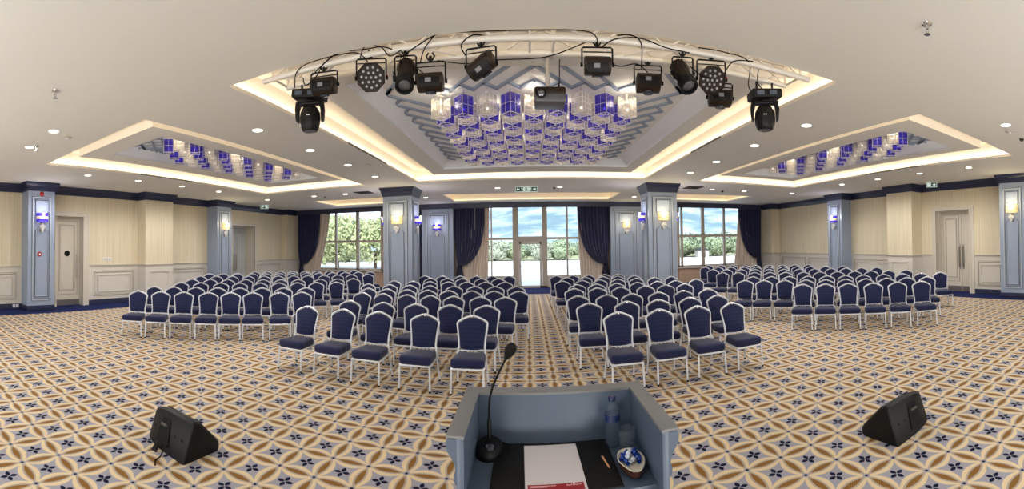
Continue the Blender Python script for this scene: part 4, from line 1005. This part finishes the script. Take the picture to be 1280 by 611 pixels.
par_can((-1.52,TY0,Z0+.03),radians(18),.3,'round LED par light with red lamp, second pair of clamps from the porthole side')
profile((-1.16,TY0,Z0),radians(10),1.0,0,'barrel profile spotlight hanging between the LED par and a boxy light')
wash((-.92,TY0+.05,Z0-.07),radians(6),.1,'boxy stage light with white sticker beside the barrel profile spotlight')
wash((-.42,TY0,Z0),radians(-8),.55,'tilted boxy stage light with grey sticker, nearest the projector on the tree side',roll=-.5,drop=.22)
wash((.675,TY0,Z0),radians(-6),.35,'boxy stage light with faceted front, nearest the projector on the hill side',drop=.22)
wash((1.27,TY1,Z0+.01),radians(-10),-.1,'small boxy stage light with bright white sticker beside the slanting spotlight',drop=.24)
profile((1.54,TY0,Z0),radians(-12),.95,.45,'slanting barrel spotlight pointing toward the steel-handled door side')
par_can((1.86,TY0,Z0+.02),radians(-14),.6,'round LED par light overlapping a boxy light on the hill side of the truss')
wash((2.10,TY1-.03,Z0-.08),radians(-16),-.05,'boxy black stage light tucked under the hill-side LED par',drop=.22)
moving_head((2.72,TY1,Z0-.02),radians(-12),'black moving head light at the steel-door end of the truss',-.35,-.12)
cable([(-2.42,TY0-.02,3.72),(-2.38,TY0-.04,3.88),(-2.2,TY0-.03,3.95),(-1.7,TY0-.03,3.94),(-1.55,TY0-.02,3.82)],'black cable curling up beside the porthole-side moving head')
cable([(-2.2,TY0-.03,3.8),(-1.9,TY0-.04,3.96),(-1.6,TY0-.03,3.95),(-1.3,TY0-.04,3.9),(-1.05,TY1,3.76),(-.95,TY1,3.72)],'black cable looping past the LED par and barrel spotlight')
cable([(-1.2,TY0-.03,3.8),(-1.0,TY0-.04,3.9),(-.8,TY0-.04,3.97),(-.4,TY0-.03,3.96),(.1,TY0-.03,3.955),(.6,TY0-.03,3.95),(.68,TY0-.03,3.82)],'long black cable lying along the middle of the truss chord')
cable([(-.55,TY0-.05,3.72),(-.6,TY0-.04,3.84),(-.5,TY0-.03,3.93),(-.35,TY0,3.93)],'short black cable loop at the tilted boxy light')
cable([(-.9,TY1-.05,3.86),(-.6,TY1-.05,3.80),(-.3,TY1,3.84),(.2,TY1,3.86),(.6,TY0,3.88)],'black cable sagging between the truss chords near the projector')
cable([(.7,TY0-.04,3.8),(.85,TY0-.04,3.9),(1.1,TY0-.04,3.93),(1.35,TY0-.03,3.88),(1.6,TY0-.04,3.86)],'black cable between the faceted light and the slanting spotlight')
cable([(1.27,TY1,3.76),(1.15,TY1,3.84),(.98,TY1,3.8),(.86,TY1,3.82)],'short black cable with plugs beside the bright-stickered light')
cable([(1.6,TY0-.05,3.72),(1.75,TY0-.05,3.64),(1.95,TY0-.04,3.68),(2.1,TY0-.04,3.86),(2.35,TY0-.03,3.92)],'black cable sagging from the slanting spotlight to the hill-side LED par')
cable([(1.7,TY0-.04,3.93),(2.0,TY0-.04,3.94),(2.3,TY0-.03,3.9),(2.5,TY1,3.78),(2.66,TY1,3.66)],'black cable running down to the steel-door side moving head')
cable([(-2.3,TY0-.04,3.80),(-2.25,TY0-.06,3.70),(-2.12,TY0-.05,3.78),(-2.05,TY0-.03,3.90),(-1.85,TY0-.05,3.98)],'black cable knotted around the clamp of the boxy light nearest the porthole end')
cable([(-1.62,TY0-.05,3.86),(-1.56,TY0-.06,3.96),(-1.40,TY0-.05,3.93),(-1.3,TY0-.06,3.82),(-1.18,TY0-.06,3.86)],'short black cable between the LED par and barrel spotlight clamps')
cable([(-1.0,TY0-.04,3.72),(-.95,TY0-.06,3.84),(-.86,TY0-.05,3.95),(-.80,TY0-.04,3.99)],'thin black cable rising from the boxy light beside the barrel spotlight')
cable([(1.18,TY1-.06,3.76),(1.1,TY0-.04,3.88),(1.0,TY0-.04,3.95),(.86,TY0-.05,3.93)],'thin black cable rising from the bright-stickered boxy light')
cable([(2.45,TY0,3.9),(2.6,TY1-.05,3.82),(2.8,TY1-.02,3.72),(2.84,TY1-.04,3.66)],'thin black cable beside the steel-door side moving head')

# projector on its pole
r=empty('ceiling_projector',(.26,4.5,3.50)); tag(r,'black and grey ceiling projector hanging from a white pole','projector')
mb=MB(); mb.box(-.17,.17,-.14,.14,.085,.17); mb.build('upper_housing',M['bronze'],r,bevel=.02)
mb=MB(); mb.box(-.17,.17,-.145,.14,0,.09); mb.build('lower_housing',pmat('projector_grey',(92,94,98),.4,.2,var=.1),r,bevel=.02)
mb=MB(); Rx=Matrix.Rotation(pi/2,4,'X'); mb.lathe([(.055,0),(.058,.02),(.045,.03),(.04,.015),(.001,.015)],18,0,M=Matrix.Translation((-.10,-.14,.09))@Rx); mb.build('lens_ring',M['black'],r)
mb=MB(); mb.lathe([(.038,.017),(.02,.026),(.001,.028)],16,0,M=Matrix.Translation((-.10,-.14,.09))@Rx); mb.build('lens',M['lens'],r)
mb=MB(); mb.tube([(-.02,0,.17),(-.02,0,.549)],.024,12); mb.lathe([(.07,.548),(.07,.535),(.03,.53)],16,at=(-.02,0,0)); mb.build('pole',M['framew'],r)
mb=MB(); mb.box(-.09,.05,-.05,.05,.17,.182); mb.build('mount_plate',M['framew'],r,bevel=.003)
mb=MB(); mb.tube([(.11,.1,.16),(.115,.1,.25),(.12,.09,.40),(.12,.05,.548)],.006,6); mb.tube([(.08,.1,.16),(.10,.1,.2),(.115,.1,.32)],.005,6); mb.build('power_cable',M['rubber'],r)
# ------------------------------------------------------------------ lectern and what lies on it
LX=.1045
lr=empty('lectern',(LX,1.55,0)); tag(lr,'blue-grey open-topped lectern with moulded rim standing before the chairs','lectern')
def L(x,y,z): return (x,y-1.55,z)
YN0,YF0,YR0=1.315,1.785,1.285
mb=MB(); mb.box(-.345,.345,YF0-.065-1.55,YF0-.035-1.55,.08,1.33); mb.build('front_panel',M['lect'],lr,bevel=.003)
for s in (-1,1):
    mb=MB(); a,b=sorted((s*.322,s*.346)); mb.box(a,b,(YN0 if s<0 else YR0)-1.55,YF0-.035-1.55,.08,1.33); mb.build('side_panel',M['lect'],lr,bevel=.002)
# rim with ogee moulding under it, on three sides
pr=[(.0,1.18),(.006,1.18),(.010,1.195),(.010,1.215),(.004,1.22),(.006,1.24),(.016,1.262),(.028,1.28),(.034,1.295),(.036,1.318),(.030,1.33),(.0,1.33)]
mb=MB(); path=[(-.345,YN0-1.55),(-.345,YF0-.036-1.55),(.345,YF0-.036-1.55),(.345,YR0-1.55)]
profile_run(mb,path,pr)
b=[]
for (x,sg) in ((-.345,-1),(.345,1)):
    k=len(mb.v); mb.v+=[(x+sg*o,(YN0 if sg<0 else YR0)-1.55,z) for o,z in pr]; mb.f.append(tuple(range(k,k+len(pr)))); mb.m.append(0)
mb.build('rim_moulding',M['lect'],lr,smooth=35,fixn=False)
mb=MB()
for s in (-1,1):
    a,b=sorted((s*.3205,s*.381)); mb.box(a,b,(YN0 if s<0 else YR0)-1.55,YF0-1.55,1.328,1.338)
mb.box(-.3205,.3205,YF0-.066-1.55,YF0-1.55,1.328,1.338); mb.build('rim_top',M['lecttop'],lr,smooth=0)
mb=MB(); mb.box(-.322,.322,1.345-1.55,YF0-.065-1.55,1.105,1.13); mb.build('desk_top',M['lect'],lr,bevel=.002)
mb=MB(); mb.box(-.322,.322,1.40-1.55,YF0-.065-1.55,.62,.64); mb.build('shelf',M['lect'],lr,bevel=.002)
mb=MB(); mb.box(-.37,.37,YN0-.0-1.55,YF0-1.55,0,.09); mb.build('plinth',M['lect'],lr,bevel=.006)
mb=MB(); panel_frame(mb,lambda u,v,d:(u,YF0-.035-1.55+d,v),-.26,.26,.2,1.08); mb.build('panel_moulding',M['lect'],lr,smooth=0)
DZ=1.13
# desk pad
r=empty('desk_pad',(.085,1.545,DZ)); tag(r,'black leather desk pad lying open on the lectern','desk pad')
mb=MB(); mb.box(-.228,.228,-.185,.16,0,.005); mb.build('pad',M['leather'],r,bevel=.0015)
mb=MB(); mb.tube([(-.222,-.178,.005),(.222,-.178,.005),(.222,.153,.005),(-.222,.153,.005)],.001,4,closed=True); mb.build('stitching',M['rubber'],r,smooth=0)
r=empty('notepad',(.080,1.527,DZ+.0052),radians(1.2)); tag(r,'white notepad with a red footer on the black desk pad','notepad')
mb=MB(); mb.box(-.105,.105,-.168,.150,0,.004); mb.build('page',M['paper'],r,smooth=0)
mb=MB(); mb.box(-.096,.096,-.166,-.124,.004,.0044); ft=mb.build('red_footer',M['redp'],r,smooth=0)
def text(body,size,loc,mat,par,name,align='LEFT'):
    cu=bpy.data.curves.new(name,'FONT'); cu.body=body; cu.size=size; cu.align_x=align; cu.extrude=.0001; cu.materials.append(mat)
    o=link(name+'_curve',cu,par,loc=loc); me=bpy.data.meshes.new_from_object(o); bpy.data.objects.remove(o); return link(name,me,par,loc=loc)
text('RAMADA',.0125,(.036,-.1395,.0046),M['inkw'],ft,'lettering')
mb=MB(); mb.prism([(.062+.004*cos(a*pi/3),-.1275+.0026*sin(a*pi/3)) for a in range(6)],lambda u,v,d:(u,v,.0045+d),0,.0002); mb.build('emblem',M['inkw'],ft,smooth=0)
mb=MB()
for k in range(2): mb.box(-.088,-.03 if k else .0,-.135-.006*k,-.1325-.006*k,.0045,.0047)
mb.build('small_print',M['inkw'],ft,smooth=0)
# pencil
r=empty('pencil',(.278,1.515,DZ+.0055),radians(98)); tag(r,'short pale wooden pencil on the right of the notepad','pencil')
mb=MB(); mb.lathe([(.0001,-.048),(.0036,-.036),(.0036,.045),(.0001,.0455)],6,0,M=Matrix.Translation((0,0,.0036))@Matrix.Rotation(pi/2,4,'Y')); mb.build('barrel',M['wood'],r)
mb=MB(); mb.lathe([(.0001,-.0485),(.0012,-.0445)],6,0,M=Matrix.Translation((0,0,.0036))@Matrix.Rotation(pi/2,4,'Y')); mb.build('tip',M['rubber'],r)
# microphone
r=empty('gooseneck_microphone',(-.168,1.64,DZ)); tag(r,'black gooseneck microphone leaning over the lectern rim','microphone')
mb=MB(); lay=[(1.0,0),(1.02,.008),(.96,.022),(.72,.036),(.45,.042)]
O=[(.058*cos(a)*(1+.12*sin(a)),-.005+.078*sin(a)) for a in [2*pi*i/28 for i in range(28)]]
for k,z in lay: mb.v+=[(x*k,y*k,z+.10*max(0,y)*(k>.5)*(z>.01)) for x,y in O]
n=28
for i in range(4):
    for j in range(n): mb.f.append((i*n+j,i*n+(j+1)%n,(i+1)*n+(j+1)%n,(i+1)*n+j)); mb.m.append(0)
mb.f.append(tuple(range(n-1,-1,-1))); mb.m.append(0); mb.f.append(tuple(4*n+j for j in range(n))); mb.m.append(0)
mb.build('base',M['black'],r,smooth=50)
mb=MB(); mb.lathe([(.016,0),(.017,.012),(.001,.013)],16,0,at=(.008,-.045,.034)); mb.build('switch_button',M['lens'],r)
mb=MB(); mb.lathe([(.0095,.03),(.0095,.115),(.007,.125)],12,0,at=(0,.02,0)); mb.build('stem',M['black'],r)
mb=MB(); mb.tube([(0,.02,.12),(0,.02,.17),(.004,.02,.21),(.016,.018,.255),(.036,.014,.30),(.058,.010,.345),(.074,.006,.376)],.0045,8); mb.build('gooseneck',M['rubber'],r,smooth=60)
d=(Vector((.074,.006,.376))-Vector((.058,.010,.345))).normalized(); q=Vector((0,0,1)).rotation_difference(d).to_matrix().to_4x4()
mb=MB(); mb.lathe([(.006,-.010),(.012,.004),(.0195,.018),(.0235,.034),(.0225,.048),(.014,.062),(.001,.067)],16,0,M=Matrix.Translation((.074,.006,.376))@q); mb.build('foam_head',M['grille'],r,smooth=60)
mb=MB(); mb.tube([(.03,.06,.006),(.055,.07,.005),(.075,.05,.004),(.082,.01,.004),(.075,-.02,.004)],.0035,6); mb.build('cable',M['rubber'],r,smooth=60)
# bottle
r=empty('water_bottle',(.333,1.655,DZ)); tag(r,'clear plastic water bottle with blue cap in the lectern corner','bottle')
mb=MB(); mb.lathe([(.0005,.003),(.026,.001),(.031,.006),(.0315,.03),(.0295,.036),(.0315,.042),(.0295,.07),(.0315,.078),(.0315,.13),(.029,.148),(.018,.168),(.0125,.176),(.0125,.188)],24); mb.build('body',M['bottle'],r,smooth=60)
mb=MB(); mb.lathe([(.0319,.104),(.0319,.130)],24); mb.build('paper_label',M['label'],r,smooth=60)
mb=MB(); mb.lathe([(.0145,.182),(.015,.184),(.015,.198),(.013,.201),(.0005,.202)],18); mb.build('cap',M['cap'],r)
# tumbler
r=empty('drinking_glass',(.374,1.572,DZ)); tag(r,'clear drinking glass between the water bottle and the sweet dish','glass')
mb=MB(); mb.lathe([(.0005,.0),(.027,.0),(.029,.004),(.033,.06),(.0345,.10),(.0325,.10),(.031,.06),(.026,.012),(.0005,.010)],24); mb.build('body',M['clear'],r,smooth=60)
# sweet dish: boat shaped
r=empty('sweet_dish',(.362,1.452,DZ)); tag(r,'boat-shaped brown dish with cream inside holding wrapped sweets','dish')
def boat(k,z,zz=0):
    P=[]
    for i in range(28):
        a=2*pi*i/28; y=.085*sin(a); w=.049*(abs(cos(a))**.8)*(1 if sin(a)>0 else (1-.35*abs(sin(a)))); P.append((math.copysign(w,cos(a))*k,y*k,z))
    return P
mb=MB(); lay=[(.62,0),(.85,.012),(1.0,.034),(1.02,.040)]
for k,z in lay: mb.v+=boat(k,z)
n=28
for i in range(3):
    for j in range(n): mb.f.append((i*n+j,i*n+(j+1)%n,(i+1)*n+(j+1)%n,(i+1)*n+j)); mb.m.append(0)
mb.f.append(tuple(range(n-1,-1,-1))); mb.m.append(0); mb.build('outer_shell',M['brown'],r,smooth=60)
mb=MB(); lay=[(1.02,.040),(.95,.041),(.82,.026),(.5,.018)]
for k,z in lay: mb.v+=boat(k,z)
for i in range(3):
    for j in range(n): mb.f.append((i*n+j,i*n+(j+1)%n,(i+1)*n+(j+1)%n,(i+1)*n+j)); mb.m.append(0)
mb.f.append(tuple(3*n+j for j in range(n))); mb.m.append(0); mb.build('inner_glaze',M['cream'],r,smooth=60,fixn=False)
cand=[(-.026,.030,.034),(.0,.034,.036),(.026,.028,.034),(-.020,.006,.034),(.008,.008,.036),(.030,.004,.036),(-.008,.050,.04),(.014,.052,.042),(-.006,.022,.052),(.018,.024,.052)]
nmz=['far left corner','far side middle','far right corner','near left','near middle','near right','rearmost left','rearmost right','topmost left','topmost right']
for i,(x,y,z) in enumerate(cand):
    q=empty('wrapped_sweet',(.362+x,1.452+y,DZ+z),random.uniform(0,3)); w=i in (1,4,8)
    tag(q,'%s wrapped sweet in the boat dish, %s of the heap'%('white' if w else 'blue',nmz[i]),'sweet','wrapped sweets in the boat-shaped dish')
    mt=M['candyw'] if w else M['candy']
    mb=MB(); mb.ball((0,0,0),.0115,nu=10,nv=7,sc=(1.1,.85,.8)); mb.build('sweet',mt,q)
    for s in (-1,1):
        mb=MB()
        for k in range(4): mb.quad([(s*.010,0,0),(s*.022,.009*cos(k*pi/2),.009*sin(k*pi/2)),(s*.022,.009*cos((k+1)*pi/2),.009*sin((k+1)*pi/2))])
        mb.build('wrapper_twist',mt,q,smooth=0,fixn=False)

# ------------------------------------------------------------------ wedge stage monitors
def monitor(o,ang,s,label,leg=True):
    """o floor corner under the near end; length runs along local +x*s"""
    r=empty('stage_monitor',(o[0],o[1],.004),ang); tag(r,label,'speaker','wedge stage monitors')
    sec=[(0,.03),(.012,.0),(.43,.0),(.45,.035),(.445,.085),(.20,.335),(.155,.352),(.115,.335)]
    Ln=.64; mb=MB(); n=len(sec)
    st=[(0,.94,0),(.018,1.0,0),(Ln*.55,1.0,0),(Ln*.8,.94,.006),(Ln-.03,.84,.018),(Ln,.74,.03)]
    for (x,k,dz) in st:
        for (y,z) in sec: mb.v.append((s*x,.22+(y-.22)*k,(.0 if z<.031 else (z-.0)*k)+ (dz if z<.031 else dz*.5)+0))
    for i in range(len(st)-1):
        for j in range(n): mb.f.append((i*n+j,i*n+(j+1)%n,(i+1)*n+(j+1)%n,(i+1)*n+j)); mb.m.append(0)
    mb.f.append(tuple(range(n-1,-1,-1))); mb.m.append(0); mb.f.append(tuple((len(st)-1)*n+j for j in range(n))); mb.m.append(0)
    mb.build('cabinet',M['black'],r,bevel=.012)
    # near panel plane: from (0,.03) to (.115,.335)
    a=Vector((.0,.03)); b=Vector((.115,.335)); dr=(b-a).normalized(); nn=Vector((-dr.y,dr.x))
    def P(u,v,d): q=a+dr*v+nn*d; return (s*u,q.x,q.y)
    mb=MB(); mb.prism([(.26,.03),(.46,.03),(.44,.27),(.31,.27)],P,.0005,.003); mb.build('handle_recess',M['grille'],r,smooth=0)
    mb=MB(); mb.tube([P(.345,.20,.0),P(.35,.20,.012),P(.42,.20,.012),P(.425,.20,.0)],.012,8); mb.build('handle',pmat('grey_handle',(70,66,60),.4,var=.1) if 'gh' not in M else M['gh'],r)
    for u in (.09,.2,.52): mb=MB(); mb.lathe([(.001,.0),(.009,.0),(.009,.004),(.001,.005)],8,0,M=Matrix.Translation(P(u,.15,.0))@Matrix.Rotation(radians(70),4,'X')); mb.build('socket',M['rubber'],r)
    a2=Vector((.445,.085)); b2=Vector((.20,.335)); d2=(b2-a2).normalized(); n2=Vector((d2.y,-d2.x))
    def P2(u,v,d): q=a2+d2*v+n2*d; return (s*u,q.x,q.y)
    mb=MB(); mb.prism([(.03,.01),(.52,.01),(.52,.34),(.03,.34)],P2,0,.006); mb.build('grille',M['grille'],r,smooth=0)
    if leg:
        mb=MB(); mb.prism([(.34,.0),(.42,.0),(.40,.075),(.37,.075)],lambda u,v,d:(s*u,-.05+v*.6-d,v),0,.02); mb.build('foot',M['rubber'],r,bevel=.004)
    return r
monitor((-2.76,2.45),radians(-4),-1,'black wedge monitor speaker on the carpet, porthole-door side')
monitor((2.98,2.38),radians(4),1,'black wedge monitor speaker on the carpet, steel-handled door side',leg=False)
mb=MB(); mb.tube([(0,0,.12),(.0,-.09,.06),(.01,-.14,.012),(.03,-.22,.01),(.10,-.27,.01)],.006,6); o=mb.build('speaker_cable',M['rubber'],None,smooth=60); o.location=(-3.02,2.53,0); tag(o,'thin black cable dropping from the porthole-side wedge monitor','cable')

# ------------------------------------------------------------------ outside
mb=MB(); mb.box(-140,140,YG+.26,54,-.12,-.03); o=mb.build('terrace_ground',M['terrace'],smooth=0); struct(o,'sunlit pale terrace outside the windows','ground')
mb=MB(); mb.box(-300,300,54,620,-.3,-.06); o=mb.build('field_ground',pmat('dry_grass',(150,150,104),.9,var=.2,vscale=.1),smooth=0); struct(o,'grassy ground beyond the terrace','ground')
def hillz(x,y,pk):
    return pk*(.62+.20*sin(x*.0062+1.2)+.11*sin(x*.017+.4)+.06*sin(x*.043))*max(0,sin(min(1,(y-200)/230)*pi/2))+3*sin(x*.05+y*.04)*min(1,(y-200)/100)
mb=MB(); nx,ny=120,16
for j in range(ny+1):
    for i in range(nx+1):
        x=-520+1040*i/nx; y=200+300*j/ny; mb.v.append((x,y,max(-.2,hillz(x,y,50))))
for j in range(ny):
    for i in range(nx): q=j*(nx+1)+i; mb.f.append((q,q+1,q+nx+2,q+nx+1)); mb.m.append(0)
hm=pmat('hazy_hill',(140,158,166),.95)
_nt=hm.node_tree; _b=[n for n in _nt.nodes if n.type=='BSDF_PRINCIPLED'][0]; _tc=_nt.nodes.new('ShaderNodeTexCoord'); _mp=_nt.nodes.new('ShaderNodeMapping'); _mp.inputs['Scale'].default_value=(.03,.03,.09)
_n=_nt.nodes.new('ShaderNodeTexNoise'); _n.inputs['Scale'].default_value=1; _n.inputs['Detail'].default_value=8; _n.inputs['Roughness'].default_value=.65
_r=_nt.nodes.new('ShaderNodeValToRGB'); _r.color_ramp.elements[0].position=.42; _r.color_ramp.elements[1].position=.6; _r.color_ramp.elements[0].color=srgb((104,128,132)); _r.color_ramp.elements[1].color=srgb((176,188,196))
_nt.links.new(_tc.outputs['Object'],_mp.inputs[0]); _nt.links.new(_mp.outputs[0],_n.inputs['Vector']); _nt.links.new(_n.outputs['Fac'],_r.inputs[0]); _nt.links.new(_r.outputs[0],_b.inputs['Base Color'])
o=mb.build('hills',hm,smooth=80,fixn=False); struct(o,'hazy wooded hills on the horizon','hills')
def crown_mesh(seed,rx,ry,rz,n,leaf,mat,lobes=7):
    rd=random.Random(seed); L0=[(0,0,0,1)]
    for k in range(lobes):
        a=rd.uniform(0,2*pi); e=rd.uniform(-.5,1.0); L0.append((cos(a)*cos(e)*.62,sin(a)*cos(e)*.62,sin(e)*.62,rd.uniform(.4,.6)))
    mb=MB()
    for k in range(n):
        lx,ly,lz,lr=rd.choice(L0); 
        while True:
            d=Vector((rd.gauss(0,1),rd.gauss(0,1),rd.gauss(0,1)))
            if d.length>.1: break
        d.normalize(); q=lr*rd.uniform(.72,1.03)*(.8 if lr==1 else 1); p=Vector(((lx+d.x*q)*rx,(ly+d.y*q)*ry,(lz+d.z*q)*rz))
        t=Vector((rd.gauss(0,1),rd.gauss(0,1),rd.gauss(0,1))).normalized(); t=(t-d*t.dot(d)*.5).normalized(); b=t.cross(d+Vector((rd.uniform(-.5,.5),)*3)).normalized(); s=leaf*rd.uniform(.6,1.3)
        mb.v+=[tuple(p-t*s),tuple(p+b*s*.55),tuple(p+t*s),tuple(p-b*s*.55)]; i=len(mb.v)-4; mb.f.append((i,i+1,i+2,i+3)); mb.m.append(0)
    return mb.mesh('crown',mat,smooth=0,fixn=False)
def trunk_mesh(h,r):
    mb=MB(); mb.tube([(0,0,0),(.05,0,h*.5),(0,.05,h)],[r,r*.75,r*.5],8)
    for k in range(4): a=k*1.6; mb.tube([(0,0,h*.7),(cos(a)*h*.35,sin(a)*h*.35,h*1.15)],[r*.4,r*.2],6)
    return mb.mesh('trunk',M['bark'],smooth=60)
big=crown_mesh(3,3.4,3.0,2.6,9000,.17,M['leafy'],11); mid=crown_mesh(5,2.6,2.4,1.75,5000,.16,M['leaf2'],8); mid2=crown_mesh(9,2.9,2.4,1.5,5000,.17,M['leaf'],8); tk=trunk_mesh(1.5,.2)
def tree(x,y,cm,s,cz,label,group='trees beyond the terrace'):
    r=empty('tree',(x,y,-.06)); tag(r,label,'tree',group); c=link('crown',cm,r,loc=(0,0,cz),rot=(0,0,x)); c.scale=(s,s,s); t=link('trunk',tk,r); t.scale=(s,s,s); return r
tree(-17.2,34,big,1.0,2.6,'bushy yellow-green tree filling the middle of the tree-side window')
tree(-20.6,36,big,.82,2.1,'lower yellow-green tree beside the navy drape in the tree-side window')
tree(-13.8,35,big,.95,2.4,'bushy tree partly hidden by the free-standing column')
for i,(x,y,k,s) in enumerate([(-4.6,55.5,0,.95),(-1.2,57,1,1.0),(1.6,55,0,.85),(4.9,56.5,1,1.05),(8.2,55.4,0,.9),(-8,56,1,1.0),(19.5,55.5,1,1.2),(22.5,57,0,1.15),(25.6,55.5,1,1.2),(28.6,57,0,1.2),(31.8,56,1,1.25),(35,57,0,1.1),(-24.5,52,1,1.1),(-28,54,0,1.0)]):
    where='central windows' if abs(x)<10 else ('hill-view window' if x>0 else 'tree-side window')
    base=[q for q in range(14)]
    tree(x,y,mid if k==0 else mid2,s,1.35*s,'%s olive-green tree along the far terrace edge, seen through the %s'%(ORD[i+1 if i<6 else (i-5 if i<12 else i-11)],where))
mb=MB(); mb.box(-1.5,1.5,-1,1,0,1.1); hut=empty('garden_hut',(23.5,52,-.03)); tag(hut,'small pale hut among bushes seen low through the hill-view window','hut')
mb=MB(); mb.box(-.8,.8,-.6,.6,0,1.0); mb.build('wall',M['framew'],hut,smooth=0); mb=MB(); mb.prism([(-1.0,.95),(1.0,.95),(.0,1.35)],lambda u,v,d:(u,d,v),-.75,.75); mb.build('roof',M['vent'],hut,smooth=0)
mb=MB(); mb.box(-.3,.3,-.62,-.6,.0,.8); mb.build('doorway',M['vent'],hut,smooth=0)

# ------------------------------------------------------------------ lamps, sky, camera
def area(loc,sx,sy,e,col,rot=(0,0,0),name='ceiling_panel_light'):
    l=bpy.data.lights.new(name,'AREA'); l.shape='RECTANGLE'; l.size=sx; l.size_y=sy; l.energy=e; l.color=col; return link(name,l,None,loc=loc,rot=rot)
# warm lines of light inside the three large recesses, lying on their ledges
for (x0,x1,y0,y1) in (MAIN,SL,SR):
    z=ZC+.085; cx,cy=(x0+x1)/2,(y0+y1)/2
    area((x0-.07,cy,z),.06,y1-y0,E_COVE*(y1-y0),(1,.86,.64),(0,pi-.7,0),'cove_line_light'); area((x1+.07,cy,z),.06,y1-y0,E_COVE*(y1-y0),(1,.86,.64),(0,pi+.7,0),'cove_line_light')
    area((cx,y0-.07,z),x1-x0,.06,E_COVE*(x1-x0),(1,.86,.64),(pi+.7,0,0),'cove_line_light'); area((cx,y1+.07,z),x1-x0,.06,E_COVE*(x1-x0),(1,.86,.64),(pi-.7,0,0),'cove_line_light')
for (x0,x1,y0,y1) in (BC,BL,BR):
    area(((x0+x1)/2,(y0+y1)/2,ZC+.10),x1-x0-.4,.5,E_COVE*5,(1,.86,.64),(pi,0,0),'cove_line_light')
# soft fill lamps added overhead, unseen behind the viewer, to brighten the hall
for x in (-8,-2.8,2.8,8):
    area((x,-1.6,ZC-.03),2.4,2.4,E_STAGE_FILL,(.90,.95,1),(0,0,0))
for x in (-7.5,-2.5,2.5,7.5):
    area((x,-3.2,.5),2.6,.5,E_UP_FILL,(.96,.98,1),(radians(138),0,0),'stage_uplighter')  # added low fill, unseen, aimed up to brighten ceiling and far walls
l=bpy.data.lights.new('sun','SUN'); l.energy=5.0; l.angle=radians(.6); l.color=(1,.96,.9); link('sun',l,None,loc=(0,-20,30),rot=(radians(42),0,radians(14)))
w=bpy.data.worlds.new('sky'); SC.world=w; w.use_nodes=True; nt=w.node_tree; nt.nodes.clear()
ou=nt.nodes.new('ShaderNodeOutputWorld'); bg=nt.nodes.new('ShaderNodeBackground'); tc=nt.nodes.new('ShaderNodeTexCoord'); sp=nt.nodes.new('ShaderNodeSeparateXYZ'); rp=nt.nodes.new('ShaderNodeValToRGB')
nt.links.new(tc.outputs['Generated'],sp.inputs[0]); nt.links.new(sp.outputs[2],rp.inputs[0])
rp.color_ramp.elements[0].position=.0; rp.color_ramp.elements[0].color=(.80,.90,1,1); rp.color_ramp.elements[1].position=.5; rp.color_ramp.elements[1].color=(.30,.52,.95,1)
no=nt.nodes.new('ShaderNodeTexNoise'); no.inputs['Scale'].default_value=5; no.inputs['Detail'].default_value=6; mp=nt.nodes.new('ShaderNodeMapping'); mp.inputs['Scale'].default_value=(1,1,4)
nt.links.new(tc.outputs['Generated'],mp.inputs[0]); nt.links.new(mp.outputs[0],no.inputs['Vector'])
r2=nt.nodes.new('ShaderNodeValToRGB'); r2.color_ramp.elements[0].position=.45; r2.color_ramp.elements[1].position=.65; nt.links.new(no.outputs['Fac'],r2.inputs[0])
mx=nt.nodes.new('ShaderNodeMix'); mx.data_type='RGBA'; nt.links.new(r2.outputs[0],mx.inputs[0]); nt.links.new(rp.outputs[0],mx.inputs[6]); mx.inputs[7].default_value=(1,1,1,1)
nt.links.new(mx.outputs[2],bg.inputs[0]); bg.inputs[1].default_value=E_SKY; nt.links.new(bg.outputs[0],ou.inputs[0])

cd=bpy.data.cameras.new('camera'); co=link('camera',cd); cd.type='PANO'; cd.panorama_type='CENTRAL_CYLINDRICAL'
F,X0,YH,ROLL,PITCH=510.2034,660.2338,299.692,0.0136,-0.0144
cd.central_cylindrical_range_u_min=(0-X0)/F; cd.central_cylindrical_range_u_max=(1280-X0)/F
cd.central_cylindrical_range_v_min=(YH-611)/F; cd.central_cylindrical_range_v_max=YH/F; cd.central_cylindrical_radius=1
cd.clip_end=2000
Rp=Matrix.Rotation(PITCH,3,'X'); Rr=Matrix(((cos(ROLL),0,-sin(ROLL)),(0,1,0),(sin(ROLL),0,cos(ROLL))))
Mc=((Rr@Rp).inverted()@Matrix(((1,0,0),(0,0,-1),(0,1,0)))).to_4x4(); Mc.translation=(0,0,CZ); co.matrix_world=Mc
SC.camera=co
SC.view_settings.view_transform='Standard'; SC.view_settings.look='None'; SC.view_settings.exposure=EXPO; SC.view_settings.gamma=1.0
SC.cycles.use_denoising=True; SC.cycles.max_bounces=8; SC.cycles.transparent_max_bounces=24; SC.cycles.sample_clamp_indirect=6; SC.cycles.caustics_reflective=False; SC.cycles.caustics_refractive=False
